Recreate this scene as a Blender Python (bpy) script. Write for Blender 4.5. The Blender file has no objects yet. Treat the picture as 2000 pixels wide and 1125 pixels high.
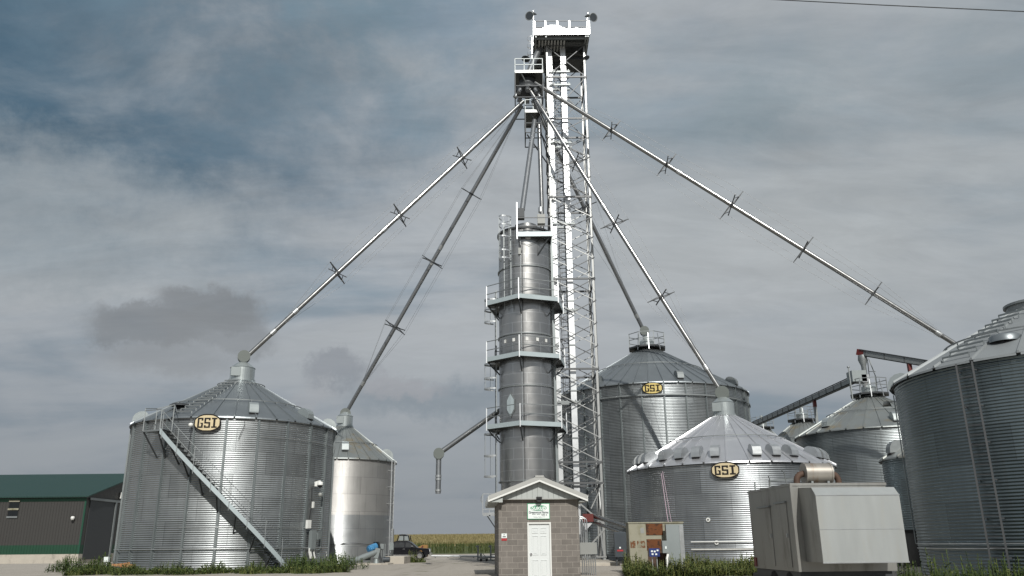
import bpy, math, random
from math import sin, cos, tan, atan, atan2, pi, sqrt, radians as R_
from mathutils import Vector, Matrix
random.seed(7)
sc = bpy.context.scene
# ------------------------------------------------------------------ camera
F_PX, PITCH, ROLL, EYE = 1580.0, R_(17.5), R_(0.55), Vector((0, 0, 1.6))
Fw = Vector((0, cos(PITCH), sin(PITCH))); R0 = Vector((1, 0, 0)); U0 = Vector((0, -sin(PITCH), cos(PITCH)))
RT = R0 * cos(ROLL) - U0 * sin(ROLL); UP = U0 * cos(ROLL) + R0 * sin(ROLL)
cd = bpy.data.cameras.new('camera'); cam = bpy.data.objects.new('camera', cd); sc.collection.objects.link(cam)
cd.sensor_width = 36; cd.lens = 36 * F_PX / 2000; cd.clip_start = .1; cd.clip_end = 6000
m = Matrix((RT, UP, -Fw)).transposed().to_4x4(); m.translation = EYE; cam.matrix_world = m
sc.camera = cam
sc.view_settings.view_transform = 'Standard'; sc.view_settings.look = 'None'
sc.view_settings.exposure = 0.0; sc.view_settings.gamma = 1
# surveyed distances: the point that the photo shows at (px, py) of 2000 x 1125 on the plane y = Y
def at(px, py, Y):
    d = Fw * F_PX + RT * (px - 1000) - UP * (py - 562.5)
    return EYE + d * (Y / d.y)
def Zat(px, py, Y): return at(px, py, Y).z
def Xat(px, py, Y): return at(px, py, Y).x
# ------------------------------------------------------------------ sun and sky
SUN_EL, SUN_AZ = R_(38), R_(10)          # sun stands behind the camera, a little to the right
sv = Vector((sin(SUN_AZ) * cos(SUN_EL), -cos(SUN_AZ) * cos(SUN_EL), sin(SUN_EL)))
sl = bpy.data.lights.new('sun', 'SUN'); sl.energy = 4.0; sl.angle = R_(.6); sl.color = (1, .965, .90)
so = bpy.data.objects.new('sun', sl); sc.collection.objects.link(so); so.rotation_euler = sv.to_track_quat('Z', 'Y').to_euler()
class NT:
    """small helper for writing node trees"""
    def __init__(s, tree): s.t = tree; s.n = tree.nodes; s.l = tree.links
    def node(s, typ, **kw):
        n = s.n.new(typ)
        for k, v in kw.items():
            if k.startswith('i_'):
                key = k[2:]; key = int(key) if key.isdigit() else key.replace('_', ' ')
                s.put(n.inputs[key], v)
            else: setattr(n, k, v)
        return n
    def put(s, sock, v):
        if isinstance(v, bpy.types.NodeSocket): s.l.new(v, sock)
        else: sock.default_value = v
    def math(s, op, a, b=0.0, c=0.0, clamp=False):
        n = s.n.new('ShaderNodeMath'); n.operation = op; n.use_clamp = clamp
        s.put(n.inputs[0], a); s.put(n.inputs[1], b); s.put(n.inputs[2], c); return n.outputs[0]
    def mix(s, f, a, b, typ='RGBA', blend='MIX'):
        n = s.n.new('ShaderNodeMix'); n.data_type = typ
        if typ == 'RGBA': n.blend_type = blend
        i = {'RGBA': (6, 7, 2), 'FLOAT': (2, 3, 0)}[typ]
        s.put(n.inputs[0], f); s.put(n.inputs[i[0]], a); s.put(n.inputs[i[1]], b); return n.outputs[i[2]]
    def noise(s, vec, scale, detail=4, rough=.55, dist=0.0):
        n = s.n.new('ShaderNodeTexNoise'); s.put(n.inputs['Vector'], vec)
        n.inputs['Scale'].default_value = scale; n.inputs['Detail'].default_value = detail
        n.inputs['Roughness'].default_value = rough; n.inputs['Distortion'].default_value = dist; return n.outputs[0]
    def ramp(s, f, lo, hi):
        n = s.n.new('ShaderNodeMapRange'); n.interpolation_type = 'SMOOTHSTEP'
        s.put(n.inputs[0], f); n.inputs[1].default_value = lo; n.inputs[2].default_value = hi; return n.outputs[0]
    def xyz(s, v):
        n = s.n.new('ShaderNodeSeparateXYZ'); s.put(n.inputs[0], v); return n.outputs
    def comb(s, x, y, z=0.0):
        n = s.n.new('ShaderNodeCombineXYZ'); s.put(n.inputs[0], x); s.put(n.inputs[1], y); s.put(n.inputs[2], z); return n.outputs[0]
def rgb(r, g, b): return (r, g, b, 1)
def srgb(r, g, b):
    f = lambda c: (c / 255 / 12.92) if c <= 10 else ((c / 255 + .055) / 1.055) ** 2.4
    return (f(r), f(g), f(b), 1)
w = bpy.data.worlds.new('World'); sc.world = w; w.use_nodes = True
T = NT(w.node_tree); T.n.clear()
sky = T.node('ShaderNodeTexSky'); sky.sky_type = 'NISHITA'; sky.sun_disc = False
sky.sun_elevation = SUN_EL; sky.sun_rotation = pi - SUN_AZ; sky.air_density = 1.2; sky.dust_density = 2.0
tc = T.node('ShaderNodeTexCoord').outputs['Generated']
X, Y, Z = T.xyz(tc)
az = T.math('ARCTAN2', X, Y); el = T.math('ARCSINE', Z)
h = T.math('ADD', T.math('MAXIMUM', Z, 0), .22)
pl = T.comb(T.math('DIVIDE', X, h), T.math('DIVIDE', Y, h), 0)          # the flat cloud deck
str_ = T.node('ShaderNodeMapping', i_Vector=pl, i_Scale=(.8, 2.1, 1), i_Rotation=(0, 0, R_(-24))).outputs[0]
n1 = T.noise(str_, .75, 7, .55, .5); n2 = T.noise(pl, 2.4, 8, .6, .3)
dens = T.math('ADD', T.math('MULTIPLY', n1, .72), T.math('MULTIPLY', n2, .28))
def azel(px, py):
    v = at(px, py, 10) - EYE; return atan2(v.x, v.y), atan2(v.z, sqrt(v.x ** 2 + v.y ** 2))
wn = T.node('ShaderNodeTexNoise', i_Scale=8.0, i_Detail=9.0, i_Roughness=.68); T.put(wn.inputs['Vector'], tc)
wx, wy, wz = T.xyz(wn.outputs[1])
def lump(px, py, rx, ry, warp, lo, hi):
    """soft-edged patch of cloud at a bearing and height in the sky"""
    a0, e0 = azel(px, py)
    dx = T.math('DIVIDE', T.math('ADD', T.math('SUBTRACT', az, a0), T.math('MULTIPLY', T.math('SUBTRACT', wx, .5), warp)), rx)
    dy = T.math('DIVIDE', T.math('ADD', T.math('SUBTRACT', el, e0), T.math('MULTIPLY', T.math('SUBTRACT', wy, .5), warp)), ry)
    d = T.math('SQRT', T.math('ADD', T.math('MULTIPLY', dx, dx), T.math('MULTIPLY', dy, dy)))
    return T.ramp(d, hi, lo)
C_light = srgb(176, 180, 183); C_mid = srgb(150, 158, 166); C_dark = srgb(118, 139, 152); C_blue = srgb(62, 92, 112)
c = T.mix(T.ramp(dens, .36, .58), C_mid, C_light)
c = T.mix(T.math('MULTIPLY', T.ramp(dens, .48, .34), .6), c, C_dark)
up_left = lump(160, 60, .42, .25, .25, .35, 1.35)                          # dark blue break in the clouds, upper left
c = T.mix(T.math('MULTIPLY', up_left, T.math('ADD', T.math('MULTIPLY', T.ramp(n2, .72, .42), .5), .42)), c, C_blue)
blue2 = lump(560, 60, .3, .14, .3, .2, 1.4); c = T.mix(T.math('MULTIPLY', blue2, T.ramp(n2, .62, .38)), c, C_dark)
br = lump(1700, 330, .5, .22, .4, .1, 1.4); c = T.mix(T.math('MULTIPLY', br, .35), c, srgb(160, 166, 166))
lf = lump(60, 430, .3, .09, .25, .2, 1.4); c = T.mix(T.math('MULTIPLY', lf, .5), c, srgb(158, 165, 168))
low = T.ramp(el, .34, .02); c = T.mix(T.math('MULTIPLY', low, .7), c, srgb(126, 133, 142))
def cum(px, py, rx, ry, lo, hi, amt, col, warp=.16):
    global c
    c = T.mix(T.math('MULTIPLY', lump(px, py, rx, ry, warp, lo, hi), amt), c, col)
cum(420, 598, .075, .030, .62, 1.08, .8, srgb(128, 131, 134), .11); cum(290, 640, .085, .026, .62, 1.08, .75, srgb(126, 129, 132), .11); cum(430, 645, .085, .030, .6, 1.1, .7, srgb(132, 135, 138), .11); cum(330, 700, .09, .022, .4, 1.2, .6, srgb(136, 139, 142), .075)
cum(670, 725, .05, .026, .5, 1.2, .6, srgb(132, 136, 143)); cum(860, 770, .12, .032, .3, 1.25, .55, srgb(118, 130, 140))
cum(800, 745, .05, .018, .3, 1.2, .6, srgb(160, 160, 164)); cum(600, 770, .05, .02, .3, 1.2, .5, srgb(158, 160, 164))
cum(900, 20, .12, .05, .1, 1.3, .6, srgb(120, 140, 156)); cum(1500, 215, .1, .03, .2, 1.3, .4, srgb(126, 142, 150))
k = T.math('MULTIPLY', T.math('SUBTRACT', T.noise(T.node('ShaderNodeMapping', i_Vector=pl, i_Scale=(.6, 1.6, 1), i_Rotation=(0, 0, R_(-18))).outputs[0], 4.5, 9, .66, .5), .5), T.math('MULTIPLY', T.ramp(el, .02, .4), .62))
c = T.mix(1.0, c, T.mix(1.0, (1, 1, 1, 1), T.comb(k, k, k), blend='ADD'), blend='MULTIPLY')
bg1 = T.node('ShaderNodeBackground', i_Color=sky.outputs[0], i_Strength=.07)
bg2 = T.node('ShaderNodeBackground', i_Color=c, i_Strength=1.05)
ms = T.node('ShaderNodeMixShader', i_0=.95); T.l.new(bg1.outputs[0], ms.inputs[1]); T.l.new(bg2.outputs[0], ms.inputs[2])
T.l.new(ms.outputs[0], T.node('ShaderNodeOutputWorld').inputs[0])
# ------------------------------------------------------------------ materials
def newmat(name):
    mt = bpy.data.materials.new(name); mt.use_nodes = True; t = NT(mt.node_tree)
    return mt, t, t.n['Principled BSDF']
def pmat(name, col, metal=0.0, rough=.6, var=.12, scale=3.0, col2=None, lo=.45, hi=.62, bump=0.0, bscale=30, stretch=(1, 1, 1), rvar=.08):
    mt, t, p = newmat(name)
    v = t.node('ShaderNodeMapping', i_Vector=t.node('ShaderNodeTexCoord').outputs['Object'], i_Scale=stretch).outputs[0]
    n = t.noise(v, scale, 6, .6)
    cc = t.mix(n, rgb(*[x * (1 - var) for x in col]), rgb(*[min(1, x * (1 + var)) for x in col]))
    if col2: cc = t.mix(t.ramp(t.noise(v, scale * .7, 8, .65), lo, hi), cc, rgb(*col2))
    t.put(p.inputs['Base Color'], cc); p.inputs['Metallic'].default_value = metal
    t.put(p.inputs['Roughness'], t.math('ADD', t.math('MULTIPLY', t.math('SUBTRACT', n, .5), rvar * 2), rough))
    if bump:
        b = t.node('ShaderNodeBump', i_Strength=bump, i_Distance=.02); t.put(b.inputs['Height'], t.noise(v, bscale, 4)); t.put(p.inputs['Normal'], b.outputs[0])
    return mt
def sheetmat(name, col, nsheet, hring, metal=.88, rough=.41, var=.22, zsplit=None, seams=0.0, rough2=0.0):
    """rolled steel sheets on a round wall: every sheet its own shade of zinc, staggered ring by ring"""
    mt, t, p = newmat(name)
    ob = t.node('ShaderNodeTexCoord').outputs['Object']; x, y, z = t.xyz(ob)
    ring = t.math('FLOOR', t.math('DIVIDE', z, hring))
    a = t.math('ADD', t.math('MULTIPLY', t.math('ARCTAN2', x, y), nsheet / (2 * pi)), t.math('MULTIPLY', t.math('MODULO', ring, 2.0), .5))
    wn = t.node('ShaderNodeTexWhiteNoise', noise_dimensions='2D'); t.put(wn.inputs['Vector'], t.comb(t.math('FLOOR', a), ring))
    n = t.noise(ob, 1.3, 6, .6); n3 = t.noise(t.node('ShaderNodeMapping', i_Vector=ob, i_Scale=(3, 3, .35)).outputs[0], 1.6, 5)
    f = t.math('ADD', t.math('MULTIPLY', t.math('SUBTRACT', wn.outputs[0], .5), var * 1.3), t.math('MULTIPLY', t.math('SUBTRACT', n, .5), var * 1.6))
    f = t.math('ADD', f, t.math('MULTIPLY', t.math('SUBTRACT', n3, .5), var * 1.1)); f = t.math('ADD', f, 1.0)
    cc = t.mix(1.0, rgb(*col), t.comb(f, f, f), blend='MULTIPLY')
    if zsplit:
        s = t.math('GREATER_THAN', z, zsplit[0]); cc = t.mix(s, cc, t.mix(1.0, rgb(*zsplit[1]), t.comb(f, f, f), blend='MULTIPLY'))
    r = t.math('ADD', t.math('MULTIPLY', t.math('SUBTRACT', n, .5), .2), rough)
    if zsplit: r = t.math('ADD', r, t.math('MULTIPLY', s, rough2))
    if seams:
        fa = t.math('ABSOLUTE', t.math('SUBTRACT', t.math('FRACT', a), .5)); fz = t.math('ABSOLUTE', t.math('SUBTRACT', t.math('FRACT', t.math('DIVIDE', z, hring)), .5))
        s = t.math('MAXIMUM', t.math('GREATER_THAN', fz, .5 - .018 / hring), t.math('GREATER_THAN', t.math('MULTIPLY', fa, 1.0), .5 - .012))
        cc = t.mix(t.math('MULTIPLY', s, seams), cc, rgb(.72, .73, .73))
    if not seams:      # dark laps between sheets and rain stains running down from them
        fa = t.math('ABSOLUTE', t.math('SUBTRACT', t.math('FRACT', a), .5)); fz = t.math('FRACT', t.math('DIVIDE', z, hring))
        lap = t.math('MAXIMUM', t.math('GREATER_THAN', fa, .4945), t.math('LESS_THAN', fz, .022))
        cc = t.mix(t.math('MULTIPLY', lap, .4), cc, rgb(.08, .085, .09))
        st = t.ramp(t.noise(t.node('ShaderNodeMapping', i_Vector=ob, i_Scale=(7, 7, .25)).outputs[0], 1.4, 6, .65), .52, .72)
        cc = t.mix(t.math('MULTIPLY', st, .28), cc, rgb(.12, .12, .11))
    t.put(p.inputs['Base Color'], cc); p.inputs['Metallic'].default_value = metal; t.put(p.inputs['Roughness'], r)
    return mt
M = {}
M['sheetA'] = sheetmat('galvanised sheet', (.315, .335, .345), 11, 1.12)
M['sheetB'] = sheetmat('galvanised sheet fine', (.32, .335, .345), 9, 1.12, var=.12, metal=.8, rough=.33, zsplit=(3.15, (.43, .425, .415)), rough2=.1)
M['sheetC'] = sheetmat('galvanised sheet tall', (.26, .28, .29), 15, 1.12, rough=.38)
M['sheetD'] = sheetmat('galvanised sheet newer', (.30, .32, .335), 12, 1.12, rough=.37)
M['sheetE'] = sheetmat('galvanised sheet shaded', (.155, .19, .205), 12, 1.12, rough=.38)  # darker tone: the dim facing of the nearest bin put into the colour
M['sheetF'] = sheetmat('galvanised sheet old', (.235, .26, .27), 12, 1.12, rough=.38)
M['dryer'] = sheetmat('perforated stainless', (.37, .37, .365), 6, .61, metal=.95, rough=.32, var=.10, seams=.38)
M['roofA'] = pmat('roof panel zinc', (.225, .25, .265), .75, .43, .16, 1.2, stretch=(1, 1, .6))
M['roofE'] = pmat('roof panel matt', (.24, .26, .27), .35, .6, .12, 1.2)
M['roofB'] = pmat('roof panel light zinc', (.55, .56, .585), .75, .33, .1, 1.5)
M['roofC'] = pmat('roof panel stained', (.23, .25, .25), .6, .5, .15, 1.2, col2=(.25, .225, .17), lo=.5, hi=.7)
M['galv'] = pmat('galvanised steel', (.48, .50, .51), .8, .36, .15, 4)
M['galvdull'] = pmat('galvanised steel dull', (.24, .26, .265), .65, .5, .15, 4)
M['stiff'] = pmat('galvanised stiffener', (.22, .245, .25), .7, .42, .12, 2)
M['pipe'] = pmat('spout pipe', (.29, .295, .295), .92, .26, .14, 2.5)
M['pipedull'] = pmat('spout pipe old', (.26, .275, .29), .8, .42, .14, 2.5)
M['leg'] = pmat('elevator leg casing', (.70, .72, .735), .75, .36, .14, 1.2)
M['tower'] = pmat('tower angle steel', (.32, .33, .33), .6, .45, .1, 3)
M['towerd'] = pmat('tower brace steel', (.10, .105, .11), .5, .5, .1, 3)
M['platelt'] = pmat('painted pale plate', (.42, .485, .505), .3, .42, .06, 2)
M['dark'] = pmat('shadow dark steel', (.055, .06, .065), .5, .55, .2, 4)  # even dark base colour for braces, brackets and machinery
M['black'] = pmat('black', (.012, .012, .013), 0, .5, .2, 4)
M['disc'] = pmat('elbow box paint', (.11, .125, .118), .2, .55, .1, 4)
M['cap'] = pmat('roof cap metal', (.44, .48, .48), .75, .34, .1, 2)
M['white'] = pmat('white paint', (.66, .67, .65), 0, .45, .04, 3)
M['red'] = pmat('red paint', (.11, .014, .012), 0, .5, .25, 6)
M['blue'] = pmat('motor blue', (.06, .22, .42), .1, .35, .2, 6)
M['teal'] = pmat('teal motor', (.02, .25, .30), .1, .4, .2, 6)
M['navy'] = pmat('navy enamel', (.015, .035, .16), .1, .4, .15, 6)
M['concrete'] = pmat('concrete', (.40, .37, .32), 0, .9, .15, 1.5, col2=(.25, .23, .20), lo=.5, hi=.75, bump=.3)
M['rope'] = pmat('pale pink cord', (.55, .42, .50), 0, .8)
M['wire'] = pmat('steel cable', (.30, .31, .32), .6, .5)
M['orange'] = pmat('orange plastic', (.30, .12, .04), 0, .7, .4, 14, col2=(.34, .25, .13))
M['yellow'] = pmat('machine yellow', (.24, .13, .035), 0, .6, .2, 4)
M['cream'] = pmat('sign cream', (.58, .49, .31), .1, .5, .08, 8)
M['mustard'] = pmat('sign mustard', (.58, .46, .16), .1, .5, .08, 8)
M['browndark'] = pmat('sign lettering dark', (.008, .006, .005), 0, .85)
M['greensign'] = pmat('sign green', (.01, .26, .11), 0, .45)
M['signwhite'] = pmat('sign white', (.72, .77, .76), 0, .4, .03)
M['ink'] = pmat('ink', (.03, .04, .05), 0, .6)
M['redsign'] = pmat('sign red', (.34, .02, .025), 0, .5)
M['door'] = pmat('white enamel door', (.62, .65, .65), 0, .35, .03, 2)
M['soffit'] = pmat('trim metal', (.36, .365, .35), .1, .5, .06, 2)
M['gable'] = pmat('gable siding', (.38, .405, .395), .1, .5, .05, 2)
M['glass'] = pmat('dark glass', (.008, .010, .012), .0, .25, .1)
M['blackpaint'] = pmat('black car paint', (.008, .008, .010), .0, .16, .1); M['chrome'] = pmat('chrome', (.75, .75, .76), .95, .18, .05)
M['tyre'] = pmat('rubber', (.015, .015, .015), 0, .85)
M['greytank'] = pmat('dark grey enamel', (.045, .055, .065), .2, .45, .15, 3)
M['boxgrey'] = pmat('grey enamel box', (.26, .27, .26), .1, .5, .06, 3)
M['alum'] = pmat('brushed aluminium sheet', (.29, .29, .275), .7, .42, .15, 1.3, col2=(.15, .145, .13), lo=.5, hi=.8, stretch=(2, 2, .6))
M['alumlt'] = pmat('pale aluminium sheet', (.33, .35, .35), .35, .46, .12, 1.4, stretch=(2.5, 2.5, .4), col2=(.33, .34, .325), lo=.5, hi=.75)
M['rustsil'] = pmat('rust streaked silencer', (.33, .31, .28), .6, .45, .18, 3, col2=(.22, .12, .06), lo=.5, hi=.72, stretch=(1.6, 1, .35))
M['rustpipe'] = pmat('rusted pipe', (.09, .055, .04), .3, .75, .3, 8)
M['insul'] = pmat('cladding panel grey', (.24, .27, .275), .35, .5, .08, 1.5)
M['oldcab'] = pmat('old painted cabinet', (.27, .26, .20), 0, .7, .15, 2, col2=(.15, .14, .08), lo=.52, hi=.75)
M['rust'] = pmat('rust panel', (.13, .045, .014), .1, .85, .45, 5, col2=(.045, .02, .01), lo=.5, hi=.6, stretch=(1, 1, 1.4))
M['rust2'] = pmat('rust panel worn', (.15, .065, .028), .1, .85, .3, 9, col2=(.24, .23, .17), lo=.47, hi=.53)
M['shedwall'] = None
def ribbed(name, col, axis, pitch, metal=.1, rough=.5, col2=None, zc=None):
    """ribbed wall sheet; below height zc it is a second colour"""
    mt, t, p = newmat(name); ob = t.node('ShaderNodeTexCoord').outputs['Object']; o = t.xyz(ob)
    u = t.math('FRACT', t.math('DIVIDE', t.math('ADD', o[0], o[1]) if axis == 'xy' else o['xyz'.index(axis)], pitch))
    rib = t.ramp(t.math('ABSOLUTE', t.math('SUBTRACT', u, .5)), .36, .46)
    n = t.noise(ob, .7, 5)
    cc = rgb(*col)
    if col2: cc = t.mix(t.math('LESS_THAN', o[2], zc), cc, rgb(*col2))
    cc = t.mix(t.math('MULTIPLY', n, .3), cc, rgb(*[x * .6 for x in col]))
    t.put(p.inputs['Base Color'], cc); p.inputs['Metallic'].default_value = metal; p.inputs['Roughness'].default_value = rough
    b = t.node('ShaderNodeBump', i_Strength=.9, i_Distance=.04); t.put(b.inputs['Height'], rib); t.put(p.inputs['Normal'], b.outputs[0])
    return mt
M['shedwall'] = ribbed('grey brown ribbed cladding', (.052, .052, .050), 'xy', .3, col2=(.006, .055, .028), zc=1.62)
M['shedroof'] = ribbed('green ribbed roof', (.013, .046, .038), 'x', .3)
M['shedtrim'] = pmat('green trim', (.008, .06, .035), .1, .5)
def blockmat():
    mt, t, p = newmat('concrete block wall'); ob = t.node('ShaderNodeTexCoord').outputs['Object']; x, y, z = t.xyz(ob)
    b = t.node('ShaderNodeTexBrick', i_Scale=1.0, i_Mortar_Size=.009, i_Mortar_Smooth=.3, i_Bias=0.0, i_Brick_Width=.406, i_Row_Height=.203)
    t.put(b.inputs['Vector'], t.comb(t.math('ADD', t.math('SUBTRACT', x, y), .1), z))
    b.inputs['Color1'].default_value = rgb(.18, .165, .15); b.inputs['Color2'].default_value = rgb(.142, .13, .118); b.inputs['Mortar'].default_value = rgb(.265, .245, .22)
    n = t.noise(ob, 2.2, 8, .7); n2 = t.noise(ob, 45, 4, .7)
    f = t.math('ADD', t.math('ADD', t.math('MULTIPLY', n, .75), t.math('MULTIPLY', n2, .55)), .36)
    f = t.math('MULTIPLY', f, t.math('ADD', t.math('MULTIPLY', t.ramp(t.math('ADD', z, t.math('MULTIPLY', n, .5)), .15, .95), .25), .75))
    t.put(p.inputs['Base Color'], t.mix(1.0, b.outputs[0], t.comb(f, f, f), blend='MULTIPLY')); p.inputs['Roughness'].default_value = .92
    bp = t.node('ShaderNodeBump', i_Strength=.5, i_Distance=.01); t.put(bp.inputs['Height'], t.math('SUBTRACT', t.math('MULTIPLY', n2, .6), b.outputs[1])); t.put(p.inputs['Normal'], bp.outputs[0])
    return mt
M['block'] = blockmat()
def gratemat():
    mt, t, p = newmat('steel grating'); ob = t.node('ShaderNodeTexCoord').outputs['Object']; x, y, z = t.xyz(ob)
    f = t.math('MULTIPLY', t.math('GREATER_THAN', t.math('FRACT', t.math('MULTIPLY', x, 14)), .5), t.math('GREATER_THAN', t.math('FRACT', t.math('MULTIPLY', y, 14)), .35))
    t.put(p.inputs['Base Color'], t.mix(f, rgb(.05, .055, .06), rgb(.16, .17, .17))); p.inputs['Metallic'].default_value = .6; p.inputs['Roughness'].default_value = .5
    return mt
M['grate'] = gratemat()
def groundmat():
    mt, t, p = newmat('gravel yard'); ob = t.node('ShaderNodeTexCoord').outputs['Object']; x, y, z = t.xyz(ob)
    n = t.noise(ob, .12, 6, .6); n2 = t.noise(ob, 1.4, 8, .7); n3 = t.noise(ob, 22, 5, .75)
    cc = t.mix(n2, rgb(.21, .19, .165), rgb(.35, .32, .28))
    cc = t.mix(t.math('MULTIPLY', t.ramp(n3, .35, .7), .5), cc, rgb(.50, .47, .42))
    tracks = t.ramp(t.noise(t.node('ShaderNodeMapping', i_Vector=ob, i_Scale=(.9, .07, 1)).outputs[0], 1.0, 4), .52, .66)
    cc = t.mix(t.math('MULTIPLY', tracks, .45), cc, rgb(.22, .20, .17))
    dist = t.math('ADD', y, t.math('MULTIPLY', t.math('SUBTRACT', n, .5), 12))
    grass = t.mix(n2, rgb(.035, .06, .015), rgb(.10, .11, .04))
    g = t.math('MAXIMUM', t.ramp(dist, 146, 154), t.ramp(t.noise(ob, .35, 6, .7), .60, .68))
    cc = t.mix(g, cc, grass)
    t.put(p.inputs['Base Color'], cc); p.inputs['Roughness'].default_value = .95
    b = t.node('ShaderNodeBump', i_Strength=.6, i_Distance=.03); t.put(b.inputs['Height'], n3); t.put(p.inputs['Normal'], b.outputs[0])
    return mt
M['ground'] = groundmat()
def leafmat(name, a, b, scale=2.5):
    mt, t, p = newmat(name); ob = t.node('ShaderNodeTexCoord').outputs['Object']
    n = t.noise(ob, scale, 4, .6); g = t.node('ShaderNodeNewGeometry').outputs['Random Per Island']
    f = t.math('ADD', t.math('MULTIPLY', n, .5), t.math('MULTIPLY', g, .5))
    t.put(p.inputs['Base Color'], t.mix(t.ramp(f, .25, .75), rgb(*a), rgb(*b))); p.inputs['Roughness'].default_value = .55
    p.inputs['Specular IOR Level'].default_value = .3
    return mt
M['weed'] = leafmat('weed leaves', (.020, .042, .010), (.085, .12, .028)); M['weed2'] = leafmat('tall yellow green weeds', (.045, .070, .015), (.16, .17, .05))
M['bush'] = leafmat('dark broad leaves', (.018, .045, .010), (.060, .105, .025))
M['corn'] = leafmat('corn leaves', (.035, .060, .014), (.10, .115, .035), .6); M['tassel'] = leafmat('corn tassels', (.18, .145, .06), (.30, .26, .13), .15)
# ------------------------------------------------------------------ mesh building
class MB:
    def __init__(s): s.v = []; s.f = []; s.s = []; s.m = []
    def add(s, vs, fs, sm=False, mi=0):
        n = len(s.v); s.v.extend([tuple(v) for v in vs]); s.f.extend([tuple(i + n for i in f) for f in fs]); s.s.extend([sm] * len(fs)); s.m.extend([mi] * len(fs)); return s
    def hexa(s, p, mi=0):      # 8 corners: 0-3 bottom ring, 4-7 top ring
        return s.add(p, [(3, 2, 1, 0), (4, 5, 6, 7), (0, 1, 5, 4), (1, 2, 6, 5), (2, 3, 7, 6), (3, 0, 4, 7)], False, mi)
    def box(s, x0, x1, y0, y1, z0, z1, mi=0):
        return s.hexa([(x0, y0, z0), (x1, y0, z0), (x1, y1, z0), (x0, y1, z0), (x0, y0, z1), (x1, y0, z1), (x1, y1, z1), (x0, y1, z1)], mi)
    def bar(s, a, b, w=.05, h=None, up=(0, 0, 1), mi=0):
        a = Vector(a); b = Vector(b); h = w if h is None else h; d = (b - a).normalized(); u = Vector(up)
        if abs(d.dot(u)) > .99: u = Vector((0, 1, 0))
        r = d.cross(u).normalized() * (w / 2); q = r.cross(d).normalized() * (h / 2)
        return s.hexa([a - r - q, a + r - q, b + r - q, b - r - q, a - r + q, a + r + q, b + r + q, b - r + q], mi)
    def angle(s, a, b, w, t, dx, dy):     # L-section upright
        a = Vector(a); b = Vector(b)
        for (ex, ey) in ((w, t), (t, w)):
            x0, x1 = sorted((0, dx * ex)); y0, y1 = sorted((0, dy * ey)); p = []
            for q in (a, b): p += [q + Vector(v) for v in ((x0, y0, 0), (x1, y0, 0), (x1, y1, 0), (x0, y1, 0))]
            s.hexa(p)
        return s
    def tube(s, a, b, r, r2=None, n=12, cap=True, mi=0):
        a = Vector(a); b = Vector(b); r2 = r if r2 is None else r2; d = (b - a).normalized()
        u = d.orthogonal().normalized(); v = d.cross(u); p = []
        for (c0, rr) in ((a, r), (b, r2)):
            for i in range(n): t = 2 * pi * i / n; p.append(c0 + u * rr * cos(t) + v * rr * sin(t))
        s.add(p, [(i, (i + 1) % n, n + (i + 1) % n, n + i) for i in range(n)], True, mi)
        if cap: s.add(p[:n], [tuple(range(n))[::-1]], False, mi); s.add(p[n:], [tuple(range(n))], False, mi)
        return s
    def path(s, pts, r, n=8, mi=0):
        pts = [Vector(p) for p in pts]; k = len(pts); ring = []; u = None
        for i, p in enumerate(pts):
            d = (pts[min(i + 1, k - 1)] - pts[max(i - 1, 0)]).normalized()
            u = (d.orthogonal() if u is None else (u - d * u.dot(d))).normalized(); v = d.cross(u)
            ring += [p + u * r * cos(2 * pi * j / n) + v * r * sin(2 * pi * j / n) for j in range(n)]
        fs = [(i * n + j, i * n + (j + 1) % n, (i + 1) * n + (j + 1) % n, (i + 1) * n + j) for i in range(k - 1) for j in range(n)]
        s.add(ring, fs, True, mi); s.add(ring[:n], [tuple(range(n))[::-1]], False, mi); s.add(ring[-n:], [tuple(range(n))], False, mi); return s
    def lathe(s, prof, n=48, a0=0.0, a1=2 * pi, c=(0, 0, 0), sm=True, mi=0):
        full = abs(a1 - a0 - 2 * pi) < 1e-6; m_ = n if full else n + 1; k = len(prof)
        cs = [(sin(a0 + (a1 - a0) * i / n), -cos(a0 + (a1 - a0) * i / n)) for i in range(m_)]
        vs = [(c[0] + r * x, c[1] + r * y, c[2] + z) for (r, z) in prof for (x, y) in cs]
        fs = [(j * m_ + i, j * m_ + (i + 1) % m_, (j + 1) * m_ + (i + 1) % m_, (j + 1) * m_ + i) for j in range(k - 1) for i in range(n)]
        return s.add(vs, fs, sm, mi)
    def disc(s, r, z, n=32, c=(0, 0), up=True, mi=0):
        vs = [(c[0] + r * sin(2 * pi * i / n), c[1] - r * cos(2 * pi * i / n), z) for i in range(n)]
        return s.add(vs, [tuple(range(n)) if up else tuple(range(n))[::-1]], False, mi)
    def prism(s, poly, f0, f1, mi=0, sm=False):
        """poly: list of 2D points; f0/f1 map a 2D point to 3D on the two end faces"""
        n = len(poly); vs = [f0(*p) for p in poly] + [f1(*p) for p in poly]
        s.add(vs, [tuple(range(n))[::-1], tuple(range(n, 2 * n))], False, mi)
        return s.add(vs, [(i, (i + 1) % n, n + (i + 1) % n, n + i) for i in range(n)], sm, mi)
    def build(s, name, mat, parent=None, off=None, label=None):
        me = bpy.data.meshes.new(name)
        vs = s.v if off is None else [(a - off[0], b - off[1], c_ - off[2]) for (a, b, c_) in s.v]
        me.from_pydata(vs, [], s.f); mats = mat if isinstance(mat, (list, tuple)) else [mat]
        for q in mats: me.materials.append(M[q] if isinstance(q, str) else q)
        me.polygons.foreach_set('use_smooth', s.s)
        if len(mats) > 1: me.polygons.foreach_set('material_index', s.m)
        me.update(); o = bpy.data.objects.new(name, me); sc.collection.objects.link(o)
        if parent: o.parent = parent
        if label: o['label'] = label
        return o
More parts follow.
